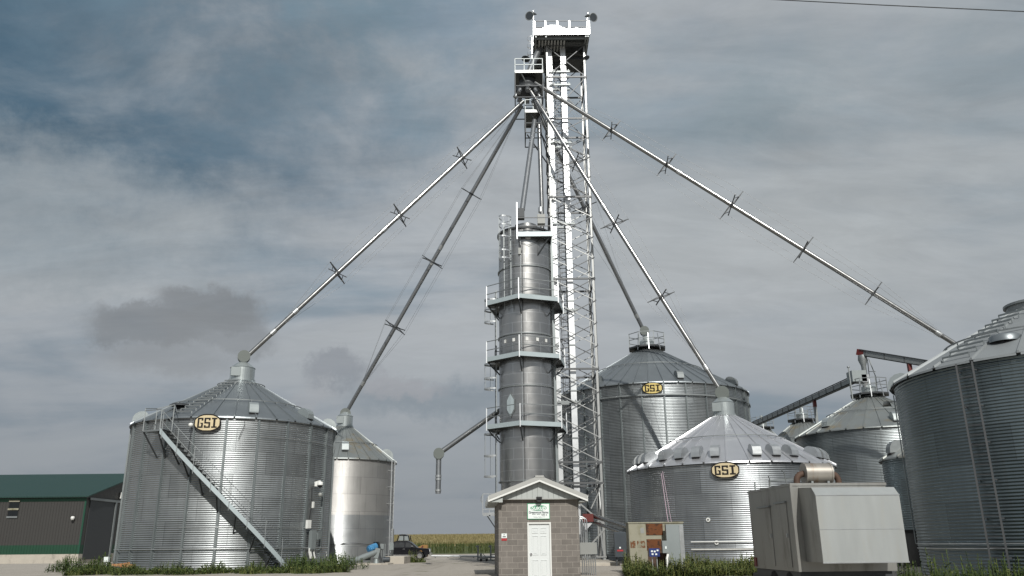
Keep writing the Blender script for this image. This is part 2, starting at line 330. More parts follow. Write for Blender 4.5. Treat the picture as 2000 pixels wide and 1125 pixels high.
def thing(name, label, cat, loc=(0, 0, 0), rz=0.0, group=None):
    o = bpy.data.objects.new(name, None); sc.collection.objects.link(o); o.location = loc; o.rotation_euler = (0, 0, rz)
    o.empty_display_size = .2; o['label'] = label; o['category'] = cat
    if group: o['group'] = group
    return o
def tag(o, label, cat, group=None, loc=None):
    o['label'] = label; o['category'] = cat
    if group: o['group'] = group
    if loc: o.location = loc
    return o
def copy_thing(o, loc, rz, label):
    def cp(q, par):
        c_ = q.copy(); sc.collection.objects.link(c_); c_.parent = par
        for ch in [k_ for k_ in bpy.data.objects if k_.parent == q]: cp(ch, c_)
        return c_
    n = cp(o, None); n.location = loc; n.rotation_euler = (0, 0, rz); n['label'] = label; return n
def text(s_, size, mat, parent, name, M4, extrude=.004, bold=0.0, sx=1.0):
    cu = bpy.data.curves.new(name, 'FONT'); cu.body = s_; cu.size = size; cu.align_x = 'CENTER'; cu.align_y = 'CENTER'; cu.extrude = extrude; cu.offset = bold; cu.resolution_u = 3
    to = bpy.data.objects.new(name, cu); sc.collection.objects.link(to)
    dg = bpy.context.evaluated_depsgraph_get(); me = bpy.data.meshes.new_from_object(to.evaluated_get(dg)); bpy.data.objects.remove(to)
    me.transform(M4 @ Matrix.Scale(sx, 4, (1, 0, 0))); me.materials.clear(); me.materials.append(M[mat])
    o = bpy.data.objects.new(name, me); sc.collection.objects.link(o); o.parent = parent; return o
def mapr(v, a, b, c_, d):
    t = min(1, max(0, (v - a) / (b - a))); t = t * t * (3 - 2 * t); return c_ + (d - c_) * t
# ------------------------------------------------------------------ ground
def gz(x, y):
    z = mapr(y, 24, 35, 0, .42)
    z -= mapr(y, 62, 92, 0, .42); z -= mapr(y, 100, 150, 0, .15)
    z += mapr(y, 165, 335, 0, 2.95) - mapr(y, 335, 700, 0, 3.5)
    return z
g = MB()
xs = [-3000, -1200, -500, -240, -120] + [-80 + 4 * i for i in range(41)] + [120, 240, 500, 1200, 3000]
ys = [-400, -150, -60, -20, 0, 12, 20] + [24 + 2 * i for i in range(54)] + [140 + 12 * i for i in range(26)] + [470, 540, 620, 720, 1000, 2000, 5500]
g.add([(x, y, gz(x, y) + (.03 * sin(x * .7) * cos(y * .5) if abs(x) < 80 and 0 < y < 130 else 0)) for y in ys for x in xs],
      [(j * len(xs) + i, j * len(xs) + i + 1, (j + 1) * len(xs) + i + 1, (j + 1) * len(xs) + i) for j in range(len(ys) - 1) for i in range(len(xs) - 1)], True)
o = g.build('ground', 'ground'); o['kind'] = 'structure'
# ------------------------------------------------------------------ grain bins
# local frame of a bin: -Y looks to the camera, +X to the right of the picture
def pt(al, rho, z): return Vector((rho * sin(al), -rho * cos(al), z))
def vent(parent, al, R, z, slope, w_=.46, sc_=1.0, mat='cap'):
    """goose-neck roof vent: rounded hood open at its foot"""
    t = Vector((cos(al), sin(al), 0)); rd = Vector((sin(al), -cos(al), 0))
    prof = [(-.46, -.06), (-.44, .16), (-.34, .34), (-.16, .46), (.06, .49), (.24, .42), (.33, .28), (.35, .08), (.35, .02), (.10, -.04)]
    c0 = rd * R + Vector((0, 0, z)); b = MB()
    f = lambda sgn: (lambda u, v: c0 + t * (sgn * w_ / 2) + rd * (u * sc_) + Vector((0, 0, (v - u * tan(slope) * .55) * sc_)))
    b.prism(prof, f(-1), f(1), sm=False); vt = b.build('roof_vent', mat, parent)
    q = MB(); g0 = lambda u, v, sg: c0 + t * (sg * w_ * .44) + rd * (u * sc_) + Vector((0, 0, (v - u * tan(slope) * .55) * sc_))
    q.add([g0(.10, -.035, -1), g0(.10, -.035, 1), g0(.325, .0, 1), g0(.325, .0, -1), g0(.1, -.10, -1), g0(.1, -.10, 1), g0(.31, -.07, 1), g0(.31, -.07, -1)],
          [(3, 2, 1, 0), (4, 5, 6, 7), (0, 1, 5, 4), (1, 2, 6, 5), (2, 3, 7, 6), (3, 0, 4, 7)])
    q.build('vent_mouth', 'black', vt)  # black plug stands in for the shade inside the open foot
def ring_rail(parent, cz, r, n, h, mat='galvdull', posts=True):
    ang = [2 * pi * (i + .5) / n for i in range(n)]
    b = MB()
    for hh in (h, h * .52):
        for i in range(n): b.bar(pt(ang[i], r, cz + hh), pt(ang[(i + 1) % n], r, cz + hh), .045)
    for a in ang: b.bar(pt(a, r, cz - .15), pt(a, r, cz + h), .045)
    return b.build('railing', mat, parent)
def grain_bin(label, phi, Dc, R, z0, H, pitch=.1016, amp=.0075, sheet='sheetA', roof='roofA', nst=0, stph=0, nrib=32, ribph=0, zpk=None, rcap=.65,
              cap='drum', hoops=(.42,), vents=(), wind=(), nseg=144, samp=6, vsz=1.0, ventmat='cap', oh=.13, ventr=.5):
    phi = R_(phi); cx, cy = Dc * sin(phi), Dc * cos(phi)
    T_ = thing('grain_bin', label, 'grain bin', (cx, cy, z0), -phi)
    n = int(H / pitch * samp); prof = [(R + amp * sin(2 * pi * (H * i / n) / pitch), H * i / n) for i in range(n + 1)]
    MB().lathe(prof, nseg).build('wall', sheet, T_)
    if cap != 'lid' or z0 < 1: MB().lathe([(R + .32, -.35), (R + .32, .0), (R - .1, .0)], 64, sm=False).build('foundation', 'concrete', T_)
    for i in range(nst):
        a = R_(stph) + 2 * pi * i / nst; b = MB(); t = Vector((cos(a), sin(a), 0)); rd = Vector((sin(a), -cos(a), 0))
        for (zz0, zz1, w_) in ((0, H * .45, .15), (H * .45, H, .12)):
            for (u0, u1, d) in ((-w_ / 2, -w_ / 2 + .03, .03), (-w_ / 2 + .03, w_ / 2 - .03, .075), (w_ / 2 - .03, w_ / 2, .03)):
                p = []
                for z in (zz0, zz1): p += [rd * (R - .01) + t * u0 + Vector((0, 0, z)), rd * (R + amp + d) + t * u0 + Vector((0, 0, z)), rd * (R + amp + d) + t * u1 + Vector((0, 0, z)), rd * (R - .01) + t * u1 + Vector((0, 0, z))]
                b.hexa([p[0], p[3], p[2], p[1], p[4], p[7], p[6], p[5]])
        b.build('stiffener', 'stiff', T_)
    for zw in wind: MB().lathe([(R + amp + .08, zw - .05), (R + amp + .14, zw - .05), (R + amp + .14, zw + .05), (R + amp + .08, zw + .05), (R + amp + .08, zw - .05)], 96, sm=False).build('wind_ring', 'galvdull', T_)
    zp = zpk - z0; sl = (zp - H) / (R - rcap); rr = MB()
    N = nrib * 4; Re = R + oh
    zr = lambda r: H + .03 + (R - r) * sl
    # panels dished a little between ribs
    vs = []; rows = [Re, R - .3, R * .66 + rcap * .34, R * .33 + rcap * .67, rcap - .02]
    for r in rows:
        for i in range(N):
            a = R_(ribph) + 2 * pi * i / N; dz = (0, -.012, -.018, -.012)[i % 4] * (r / R)
            vs.append(pt(a, r, zr(r) + dz))
    rr.add(vs, [(j * N + i, j * N + (i + 1) % N, (j + 1) * N + (i + 1) % N, (j + 1) * N + i) for j in range(4) for i in range(N)])
    # turned-down drip edge, cut away at each rib
    for i in range(nrib):
        a0 = R_(ribph) + 2 * pi * (i + .045) / nrib; a1 = R_(ribph) + 2 * pi * (i + .955) / nrib
        for q in range(4):
            b0 = a0 + (a1 - a0) * q / 4; b1 = a0 + (a1 - a0) * (q + 1) / 4
            rr.add([pt(b0, Re, zr(Re) - .01), pt(b1, Re, zr(Re) - .01), pt(b1, Re + .02, zr(Re) - .085), pt(b0, Re + .02, zr(Re) - .085)], [(0, 1, 2, 3)])
    for i in range(nrib):
        a = R_(ribph) + 2 * pi * i / nrib; rd = Vector((sin(a), -cos(a), 0)); t = Vector((cos(a), sin(a), 0))
        r0, r1 = Re + .01, rcap
        w0, w1, hh = .045, .022, .085
        p0 = rd * r0 + Vector((0, 0, zr(r0) - .01)); p1 = rd * r1 + Vector((0, 0, zr(r1) - .01)); k = Vector((0, 0, hh))
        rr.hexa([p0 - t * w0, p0 + t * w0, p1 + t * w1, p1 - t * w1, p0 - t * w0 * .5 + k, p0 + t * w0 * .5 + k, p1 + t * w1 * .5 + k * .6, p1 - t * w1 * .5 + k * .6])
    rf = rr.build('roof', roof, T_)
    eav = MB().lathe([(R + amp, H - .08), (Re - .01, zr(Re) - .02), (R - .2, zr(R - .2) - .03)], 96); eav.build('eave_gap_shade', 'black', rf)  # black strip paints the shade in the gap under the eave
    for fr in hoops:
        r = R + (rcap - R) * fr; z = zr(r) + .11; b = MB(); k = 64
        for i in range(k): b.bar(pt(2 * pi * i / k, r, z), pt(2 * pi * (i + 1) / k, r, z), .04)
        for i in range(nrib):
            a = R_(ribph) + 2 * pi * i / nrib; b.bar(pt(a, r, z - .1), pt(a, r, z + .02), .03)
        b.build('roof_hoop', 'galvdull', rf)
    for va in vents:
        if isinstance(va, tuple): va, fr = va
        else: fr = ventr
        vent(T_, R_(va), R - fr, zr(R - fr), atan(sl), sc_=vsz, w_=.46 * vsz, mat=ventmat)
    if cap == 'drum':
        b = MB(); z = zr(rcap); b.lathe([(rcap + .06, z - .02), (rcap + .06, z + .1), (rcap, z + .1), (rcap, z + .78), (rcap + .03, z + .78), (rcap * .5, z + 1.08), (.17, z + 1.12), (.17, z + 1.3)], 40, sm=False)
        cp = b.build('roof_cap', 'cap', T_)
        for q in cp.data.polygons: q.use_smooth = True
        cp.data.polygons.foreach_set('use_smooth', [False] * len(cp.data.polygons))
        h_ = MB(); h_.box(-.62, -.12, -rcap - .03, -rcap + .12, z + .22, z + .72); h_.build('cap_hatch', 'insul', cp)
    elif cap == 'deck':
        z = zr(rcap); b = MB(); b.lathe([(rcap * .62, z - .1), (rcap * .62, z + .75), (rcap * .5, z + .85), (.17, z + .9), (.17, z + 1.6)], 32, sm=False); b.build('roof_cap', 'cap', T_)
        d = MB(); d.lathe([(rcap * .62, z + .12), (rcap + .55, z + .12), (rcap + .55, z + .24), (rcap * .62, z + .24)], 8, a0=pi / 8, a1=2 * pi + pi / 8, sm=False); d.build('cap_platform', 'dark', T_)
        ring_rail(T_, z + .24, rcap + .5, 8, 1.05)
        for a in (-.5, .1, .75): MB().bar(pt(a, rcap + .5, z - .12), pt(a, rcap + .3, z + 1.2), .05).build('platform_brace', 'galv', T_)
    elif cap == 'lid':
        z = zr(rcap); MB().lathe([(rcap + .02, z - .05), (rcap + .02, z + .22), (rcap + .1, z + .22), (rcap + .1, z + .3), (.05, z + .42)], 40, sm=False).build('roof_cap', 'galvdull', T_)
    return T_, (cx, cy, z0, R, H, sl, zr)
def sign(parent, al, R, z, w_, h_, mat, lab):
    """oval maker's plate: dark rim, pale oval, three blocky letters"""
    a = R_(al); c0 = pt(a, R + .13, z); t = Vector((cos(a), sin(a), 0)); nrm = Vector((sin(a), -cos(a), 0)); zz = Vector((0, 0, 1))
    P = lambda u, v, d: c0 + t * u + zz * v + nrm * d
    N = 40; ov = [(cos(2 * pi * i / N), sin(2 * pi * i / N)) for i in range(N)]
    oct_ = [(max(-1, min(1, x * 1.06)), max(-1, min(1, y * 1.03))) for x, y in ov]
    b = MB(); b.prism([(x * w_ / 2, y * h_ / 2) for x, y in oct_], lambda u, v: P(u, v, 0), lambda u, v: P(u, v, .03)); sg = b.build('sign', 'browndark', parent, label=lab)
    b = MB(); b.prism([(x * w_ * .455, y * h_ * .425) for x, y in oct_], lambda u, v: P(u, v, .031), lambda u, v: P(u, v, .045)); b.build('sign_face', mat, sg)
    H_ = h_ * .56; W_ = w_ * .225; k = w_ * .062
    def letter(x0, rects):
        b = MB()
        for (a0, a1, b0, b1) in rects: b.prism([(x0 + a0, b0), (x0 + a1, b0), (x0 + a1, b1), (x0 + a0, b1)], lambda u, v: P(u, v, .046), lambda u, v: P(u, v, .062))
        b.build('letter', 'browndark', sg)
    h2 = H_ / 2; kv = k * .8
    letter(-W_ * 1.62, [(0, k, -h2, h2), (k, W_ * .92, h2 - kv, h2), (k, W_ * .92, -h2, -h2 + kv), (W_ * .92 - k, W_ * .92, -h2 + kv, -h2 * .02), (W_ * .48, W_ * .92 - k, -kv * .6, 0), (W_ * .92 - k, W_ * .92, h2 * .45, h2 - kv)])
    letter(-W_ * .5, [(0, W_, h2 - kv, h2), (0, k, 0, h2 - kv), (0, W_, -kv / 2, kv / 2), (W_ - k, W_, -h2, -kv / 2), (0, W_ - k, -h2, -h2 + kv), (0, k, -h2 + kv, -h2 * .5), (W_ - k, W_, h2 * .5, h2 - kv)])
    letter(W_ * .72, [(W_ * .45 - k * .6, W_ * .45 + k * .6, -h2 + kv, h2 - kv), (0, W_ * .9, h2 - kv, h2), (0, W_ * .9, -h2, -h2 + kv)])
    return sg
# --- near left bin
B1, q1 = grain_bin('wide corrugated steel bin at left with a stair climbing across its front', -18.75, 48.5, 5.40, .5, 7.35, sheet='sheetA', nst=22, stph=-5.5, nrib=33, ribph=-2,
    zpk=10.55, rcap=.68, hoops=(.36, .87), vents=(8, 45, 118, 160, -150, -125, (-82, .3), (84, .3)), amp=.015, wind=())
sign(B1, -15, 5.40, 6.95, 1.30, .88, 'cream', 'oval cream maker plate with three dark letters')
# --- behind it
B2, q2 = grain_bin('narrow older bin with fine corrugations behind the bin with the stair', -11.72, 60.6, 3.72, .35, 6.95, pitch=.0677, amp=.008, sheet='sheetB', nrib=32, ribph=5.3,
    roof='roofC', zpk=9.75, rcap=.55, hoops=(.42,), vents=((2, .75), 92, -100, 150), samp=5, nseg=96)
# --- tall bin
zb3 = Zat(1250, 744, 62.5 * cos(R_(9.66)) - 7.17)
B3, q3 = grain_bin('tall wide bin right of the lattice tower with a railed platform on its peak', 9.66, 62.5, 7.17, .45, zb3 - .45, sheet='sheetC', nst=30, stph=7.6, amp=.0125, nrib=45, ribph=-.5,
    zpk=Zat(1262, 687, 61.6), rcap=.95, cap='deck', hoops=(.5,), vents=(-33, 18, 62, 130, 180, -120), wind=(zb3 - .45 - .95,), nseg=160, ventmat='galvdull')
sign(B3, 1.5, 7.17, zb3 - .45 - .52, 1.38, .82, 'mustard', 'oval mustard maker plate with three dark letters')
# --- near middle right bin, vents all round the eave
zb4 = Zat(1418, 899, 42.0)
vv = [-66, -57, -39.5, -28, -17.5, -6.8, 15.8, 27.0, 38.6, 60, 68, 76, 84, -76, -84] + [95 + 11 * i for i in range(15)]
B4, q4 = grain_bin('low bin with pale roof ringed by many boxy vents behind the generator trailer', 14.58, 49.0, 5.66, .55, zb4 - .55, sheet='sheetD', roof='roofB', nrib=32, ribph=-.9,
    zpk=Zat(1409, 814, 47.4), rcap=.62, hoops=(.47,), vents=vv, vsz=1.0, amp=.0125, ventmat='galv', ventr=.55)
sign(B4, -1.8, 5.66, zb4 - .55 - .50, 1.40, .82, 'cream', 'oval cream maker plate with three dark letters')
# --- big bin at the right edge
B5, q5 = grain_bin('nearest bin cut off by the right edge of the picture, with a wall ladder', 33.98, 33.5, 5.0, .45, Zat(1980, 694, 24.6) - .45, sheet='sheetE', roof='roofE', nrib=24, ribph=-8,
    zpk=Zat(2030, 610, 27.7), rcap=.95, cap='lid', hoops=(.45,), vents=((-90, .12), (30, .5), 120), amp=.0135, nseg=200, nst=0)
# --- bins in the second row on the right
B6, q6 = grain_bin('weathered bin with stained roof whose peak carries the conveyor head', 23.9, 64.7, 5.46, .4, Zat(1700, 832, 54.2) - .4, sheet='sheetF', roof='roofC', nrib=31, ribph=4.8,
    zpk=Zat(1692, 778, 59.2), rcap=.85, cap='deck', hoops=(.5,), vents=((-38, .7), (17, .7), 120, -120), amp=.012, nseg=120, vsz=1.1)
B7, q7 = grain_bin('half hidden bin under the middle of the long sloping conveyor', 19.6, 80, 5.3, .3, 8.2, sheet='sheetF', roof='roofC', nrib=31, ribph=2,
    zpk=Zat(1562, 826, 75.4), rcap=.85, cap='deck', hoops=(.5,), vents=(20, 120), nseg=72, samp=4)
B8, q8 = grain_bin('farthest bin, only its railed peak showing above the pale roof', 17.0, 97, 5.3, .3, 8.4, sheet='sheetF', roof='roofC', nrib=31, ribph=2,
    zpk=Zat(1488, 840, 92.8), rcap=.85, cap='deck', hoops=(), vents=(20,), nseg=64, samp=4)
# small raised hopper bin in the gap
B9, q9 = grain_bin('small dark raised bin wedged between the stained-roof bin and the nearest bin', 27.6, 44.3, 2.75, 2.0, Zat(1740, 884, 36.9) - 2.0, sheet='sheetE', roof='roofC', nrib=16, ribph=3,
    zpk=Zat(1740, 884, 36.9) + 1.45, rcap=.4, cap='lid', hoops=(), vents=((-62, .45), 20), amp=.012, nseg=72, ventmat='galvdull')
b = MB().lathe([(2.7, 0), (.35, -1.3), (.35, -1.5)], 40); b.build('hopper', 'dark', B9); MB().lathe([(2.45, -1.75), (2.45, -.1)], 48).build('shade_skirt', 'black', B9)  # black skirt stands in for the shade under the raised bin
for i in range(8):
    a = 2 * pi * (i + .3) / 8; MB().bar(pt(a, 2.65, .1), pt(a, 2.65, -1.7), .12).build('leg', 'dark', B9)
# fittings on the left bin: spiral stair
R1 = 5.40; a0, a1 = R_(-34.5), R_(27.5); zt, zb = 6.55, .05
st = []; N = 26
def spl(al0, al1, z0_, z1_, r, k): return [pt(al0 + (al1 - al0) * i / k, r, z0_ + (z1_ - z0_) * i / k) for i in range(k + 1)]
def plate_path(bm, pts, hgt, th):
    for i in range(len(pts) - 1):
        a, b_ = pts[i], pts[i + 1]; ra = Vector((a.x, a.y, 0)).normalized() * th; rb = Vector((b_.x, b_.y, 0)).normalized() * th; k = Vector((0, 0, hgt))
        bm.hexa([a, a + ra, b_ + rb, b_, a + k, a + ra + k, b_ + rb + k, b_ + k])
b = MB(); plate_path(b, spl(a0, a1, zt - .17, zb - .17, R1 + .92, N), .27, .03); stair = b.build('stair', 'platelt', B1, label='pale steel stair climbing from lower right to upper left')
b = MB(); plate_path(b, spl(a0, a1, zt - .17, zb - .17, R1 + .2, N), .30, .03); b.build('stringer', 'galvdull', stair)
b = MB(); nt = 30
for i in range(nt + 1):
    a = a0 + (a1 - a0) * i / nt; z = zt + (zb - zt) * i / nt; da = .022
    b.hexa([pt(a - da, R1 + .22, z), pt(a + da, R1 + .22, z), pt(a + da, R1 + .92, z), pt(a - da, R1 + .92, z)] + [pt(a - da, R1 + .22, z + .03), pt(a + da, R1 + .22, z + .03), pt(a + da, R1 + .92, z + .03), pt(a - da, R1 + .92, z + .03)])
b.build('treads', 'dark', stair)
for hh in (.98, .5): MB().path(spl(a0, a1, zt + hh, zb + hh, R1 + .95, N), .012, 6).build('handrail', 'galvdull', stair)
for i in range(8):
    a = a0 + (a1 - a0) * (i + .15) / 7.6; z = zt + (zb - zt) * (i + .15) / 7.6; MB().bar(pt(a, R1 + .96, z - .3), pt(a, R1 + .96, z + .98), .026).build('rail_post', 'galvdull', stair)
for f in (.10, .20, .33, .46, .6, .74, .87):
    a = a0 + (a1 - a0) * f; z = zt + (zb - zt) * f
    MB().bar(pt(a, R1 + .9, z - .2), pt(a, R1 + .03, z - .95), .06).bar(pt(a, R1 + .03, z - .12), pt(a, R1 + .9, z - .12), .05).build('stair_bracket', 'dark', stair)
b = MB(); aL = a0 - R_(9.5)
b.hexa([pt(aL, R1 + .1, zt - .05), pt(aL, R1 + .95, zt - .05), pt(a0, R1 + .95, zt - .05), pt(a0, R1 + .1, zt - .05), pt(aL, R1 + .1, zt + .03), pt(aL, R1 + .95, zt + .03), pt(a0, R1 + .95, zt + .03), pt(a0, R1 + .1, zt + .03)])
b.build('landing', 'galvdull', stair)
b = MB().bar(pt(aL, R1 + .9, zt - .05), pt(aL + .03, R1 + .03, zt - 1.25), .06).bar(pt(a0 - .02, R1 + .9, zt - .05), pt(a0 - .04, R1 + .03, zt - 1.25), .06); b.build('landing_brace', 'dark', stair)
b = MB()
for (aa, r, z0_, z1_) in ((aL, .95, 0, 1.1), (aL, .25, 0, 1.2), (a0, .95, 0, 1.0), (a0 - R_(4), -.35, .9, 1.45), (a0 + R_(1), .2, 0, 1.2)): b.bar(pt(aa, R1 + r, zt + z0_), pt(aa, R1 + r, zt + z1_), .04)
b.bar(pt(aL, R1 + .95, zt + 1.1), pt(aL, R1 + .25, zt + 1.2), .04).bar(pt(aL, R1 + .95, zt + 1.0), pt(a0, R1 + .95, zt + 1.0), .035).bar(pt(aL, R1 + .25, zt + 1.2), pt(a0 - R_(4), R1 - .35, zt + 1.45), .04)
b.bar(pt(a0 - R_(4), R1 - .35, zt + 1.45), pt(a0 + R_(5), R1 + .5, zt + .9), .035)
b.build('landing_rail', 'galvdull', stair)
def roof_steps(parent, q, al, f0, f1, n, w_, mat='galvdull'):
    cx, cy, z0, R, H, sl, zr = q; b = MB(); a = R_(al); t = Vector((cos(a), sin(a), 0))
    for i in range(n):
        r = R * (f0 + (f1 - f0) * i / (n - 1)); c0 = pt(a, r, zr(r) + .13)
        b.bar(c0 - t * w_ / 2, c0 + t * w_ / 2, .05, .05)
        for s_ in (-1, 1): b.bar(c0 + t * s_ * w_ / 2, c0 + t * s_ * w_ / 2 - Vector((0, 0, .13)), .035)
    return b.build('roof_steps', mat, parent)
roof_steps(B1, q1, -30, .97, .2, 13, .85)
roof_steps(B5, q5, -31, .96, .3, 9, .95, 'stiff')
c0 = pt(R_(-16), 3.75, q5[6](3.75) + .02); MB().lathe([(0, .12), (.38, .10), (.46, .05), (.47, -.14)], 32, c=c0).build('roof_hatch', 'roofA', B5)
# dark open hatch and light on the left bin
b = MB(); c0 = pt(R_(-42), R1 * .80, q1[6](R1 * .80) + .05)
b.lathe([(.0, .12), (.45, .10), (.5, 0)], 24, c=c0); b.build('roof_hatch', 'dark', B1)
# pipe runs round the wall
for (z, r, a_0, a_1) in ((.96, .022, -80, 70), (1.96, .012, -24, 62), (6.35, .014, 12, 80)):
    MB().path([pt(R_(a_0 + (a_1 - a_0) * i / 40), R1 + .11, z) for i in range(41)], r, 6).build('conduit', 'galv', B1)
b = MB().path([pt(R_(-60 + i * 2.0), R1 + .2, 3.0) for i in range(0)] or [pt(R_(3), R1 + .1, 7.3), pt(R_(3.5), R1 + .12, 6.9), pt(R_(2), R1 + .12, 6.5), pt(R_(1), R1 + .1, 6.2)], .012, 6); b.build('conduit', 'dark', B1)
def on_wall(parent, al, R, z, w_, d, h_, mat, name, label=None):
    a = R_(al); t = Vector((cos(a), sin(a), 0)); n = Vector((sin(a), -cos(a), 0)); c0 = pt(a, R + .09, z); k = Vector((0, 0, h_ / 2)); u = t * w_ / 2; v = n * d; e = .012
    b = MB(); b.hexa([c0 - u - k, c0 + u - k, c0 + u + v - k, c0 - u + v - k, c0 - u + k, c0 + u + k, c0 + u + v + k, c0 - u + v + k])
    b.hexa([c0 - u * .9 + v - k * .92, c0 + u * .9 + v - k * .92, c0 + u * .9 + v * (1 + e / d) - k * .92, c0 - u * .9 + v * (1 + e / d) - k * .92, c0 - u * .9 + v + k * .92, c0 + u * .9 + v + k * .92, c0 + u * .9 + v * (1 + e / d) + k * .92, c0 - u * .9 + v * (1 + e / d) + k * .92])
    return b.build(name, mat, parent, label=label)
on_wall(B1, 48.5, R1, 1.35, .40, .18, .95, 'insul', 'control_box', 'grey upright control box')
on_wall(B1, 54, R1, 1.55, .28, .12, .35, 'insul', 'junction_box')
on_wall(B1, 44.8, R1, 2.12, .30, .12, .42, 'white', 'meter_box', 'cream square box')
on_wall(B1, 47.5, R1, 3.1, .12, .1, .32, 'white', 'lamp_box')
b = MB()
for a in (46.5, 47.7, 50.5): b.path([pt(R_(a), R1 + .17, .95), pt(R_(a), R1 + .17, .75), pt(R_(a + 1.0), R1 + .2, .45)], .045, 8)
b.build('conduit', 'white', B1); MB().path([pt(R_(46.5), R1 + .1, 4.0), pt(R_(46.9), R1 + .1, 3.0), pt(R_(45.6), R1 + .1, 2.3)], .02, 6).build('cable', 'black', B1)
def camera_dome(parent, al, R, z):
    b = MB(); c0 = pt(R_(al), R + .35, z)
    b.lathe([(.0, .16), (.13, .13), (.15, .0), (.15, -.04)], 20, c=c0); b.bar(pt(R_(al), R, z + .1), pt(R_(al), R + .35, z + .18), .07)
    o = b.build('security_camera', 'white', parent); MB().lathe([(.13, -.04), (.11, -.14), (0, -.2)], 20, c=c0).build('dome_glass', 'glass', o)
    MB().box(c0.x - .28, c0.x - .12, c0.y + .05, c0.y + .3, z - .1, z + .12).build('camera_box', 'white', o)
camera_dome(B1, 50, R1, 4.15)
b = MB().lathe([(0, .12), (.1, .08), (.12, -.05), (.05, -.14), (0, -.15)], 16, c=pt(R_(53), R1 + .2, 3.65)); b.build('alarm_bell', 'boxgrey', B1)
b = MB().lathe([(0, .1), (.1, .06), (.12, -.06), (0, -.12)], 16, c=pt(R_(-23), R1 + .25, 6.85)); b.build('strobe_lamp', 'white', B1)
MB().path([pt(R_(-23), R1 + .12, 6.8), pt(R_(-23.4), R1 + .1, 6.3), pt(R_(-24), R1 + .1, 5.2)], .014, 6).build('cable', 'dark', B1)
# ladder on the right-hand bin
def wall_ladder(parent, al, R, z0, z1, w_, off=.18, mat='stiff', rung=.3, cage=False):
    a = R_(al); t = Vector((cos(a), sin(a), 0)); b = MB()
    for s_ in (-1, 1):
        b.bar(pt(a, R + off, z0) + t * s_ * w_ / 2, pt(a, R + off, z1) + t * s_ * w_ / 2, .055)
        z = z0 + .5
        while z < z1: b.bar(pt(a, R, z) + t * s_ * w_ / 2, pt(a, R + off, z) + t * s_ * w_ / 2, .04); z += 1.12
    z = z0 + .2
    while z < z1: b.bar(pt(a, R + off, z) - t * w_ / 2, pt(a, R + off, z) + t * w_ / 2, .028); z += rung
    return b.build('ladder', mat, parent)
wall_ladder(B5, -25.5, 5.0, .1, q5[4] - .1, .52, mat='towerd')
on_wall(B5, -9, 5.0, .98, .2, .08, .2, 'white', 'junction_box')
for z in (1.0, .86): MB().path([pt(R_(-74 + i * 2.4), 5.0 + .07, z) for i in range(41)], .018, 6).build('conduit', 'galv', B5)
MB().path([pt(R_(-74), 5.1, 1.0), pt(R_(-74), 5.1, q5[4] - .4)], .022, 6).build('conduit', 'stiff', B5)
b = MB(); c0 = pt(R_(-86), 5.35, q5[4] - .55); b.lathe([(.03, .12), (.1, .1), (.16, -.06), (.13, -.06)], 16, c=c0).bar(pt(R_(-84), 4.95, q5[4] - .5), c0 + Vector((0, 0, .08)), .04); b.build('eave_lamp', 'boxgrey', B5)
wall_ladder(B2, 62, 3.72, .1, 6.9, .5, off=.25, mat='galv', rung=.3)
for z in (1.3,): MB().path([pt(R_(-40 + i * 2.0), 3.8, z + .05 * sin(i * .3)) for i in range(44)], .014, 6).build('conduit', 'dark', B2)
# pipes and target marks on the low bin
for z in (1.02, .66):
    MB().path([pt(R_(-22 + i * 2.4), 5.66 + .09, z) for i in range(30)], .03, 8).build('conduit', 'white', B4)
for (al, z) in ((-12.3, 2.08), (-9.0, .98)):
    b = MB(); a = R_(al); c0 = pt(a, 5.66 + .02, z); n = Vector((sin(a), -cos(a), 0)); b.tube(c0, c0 + n * .05, .105, n=16); o = b.build('port_plate', 'white', B4); MB().tube(c0 + n * .05, c0 + n * .07, .04, n=10).build('port_hole', 'dark', o)
def fan_strings(al0, al1, z0, z1, r, mat): MB().path([pt(R_(al0), 5.66 + .12, z0), pt(R_((al0 + al1) / 2), 5.66 + .2, (z0 + z1) / 2), pt(R_(al1), 5.66 + .22, z1)], r, 5).build('cord', mat, B4)
fan_strings(-37.0, -31.5, 4.5, .3, .016, 'rope'); fan_strings(-36.0, -29.0, 4.6, .3, .012, 'rope')
# ------------------------------------------------------------------ lattice tower
TY = 52.0; W_T = 2.92
TX0 = Xat(1077, 544, TY); TX1 = TX0 + W_T; TYb = TY + W_T
lv = [.6, Zat(1175, 902, TY), Zat(1168, 720, TY), Zat(1160, 544, TY), Zat(1151, 384, TY), Zat(1144, 231, TY), Zat(1143, 150, TY), Zat(1142, 88, TY)]
ZTOP = Zat(1100, 66, 51.0)
tw = thing('support_tower', 'tall square galvanised lattice tower carrying the elevator legs', 'lattice tower', ((TX0 + TX1) / 2, (TY + TYb) / 2, .6)); to_ = tw.location.copy()
cor = {(0, 0): (TX0, TY, 1, 1), (1, 0): (TX1, TY, -1, 1), (1, 1): (TX1, TYb, -1, -1), (0, 1): (TX0, TYb, 1, -1)}
for (x, y, dx, dy) in cor.values():
    b = MB(); b.angle((x, y, .6), (x, y, lv[3]), .17, .02, dx, dy); b.angle((x, y, lv[3]), (x, y, ZTOP), .14, .02, dx, dy)
    b.box(x - .22, x + .22, y - .22, y + .22, .55, .6); b.build('leg', 'tower', tw, to_)
sides = {'front': ((TX0, TY), (TX1, TY)), 'right': ((TX1, TY), (TX1, TYb)), 'back': ((TX1, TYb), (TX0, TYb)), 'left': ((TX0, TYb), (TX0, TY))}
for i in range(1, len(lv)):
    b = MB()
    for (p, q) in sides.values(): b.bar((*p, lv[i]), (*q, lv[i]), .09, .12)
    b.build('ring_frame', 'towerd', tw, to_)
zmid = Zat(1175, 943, TY)
b = MB()
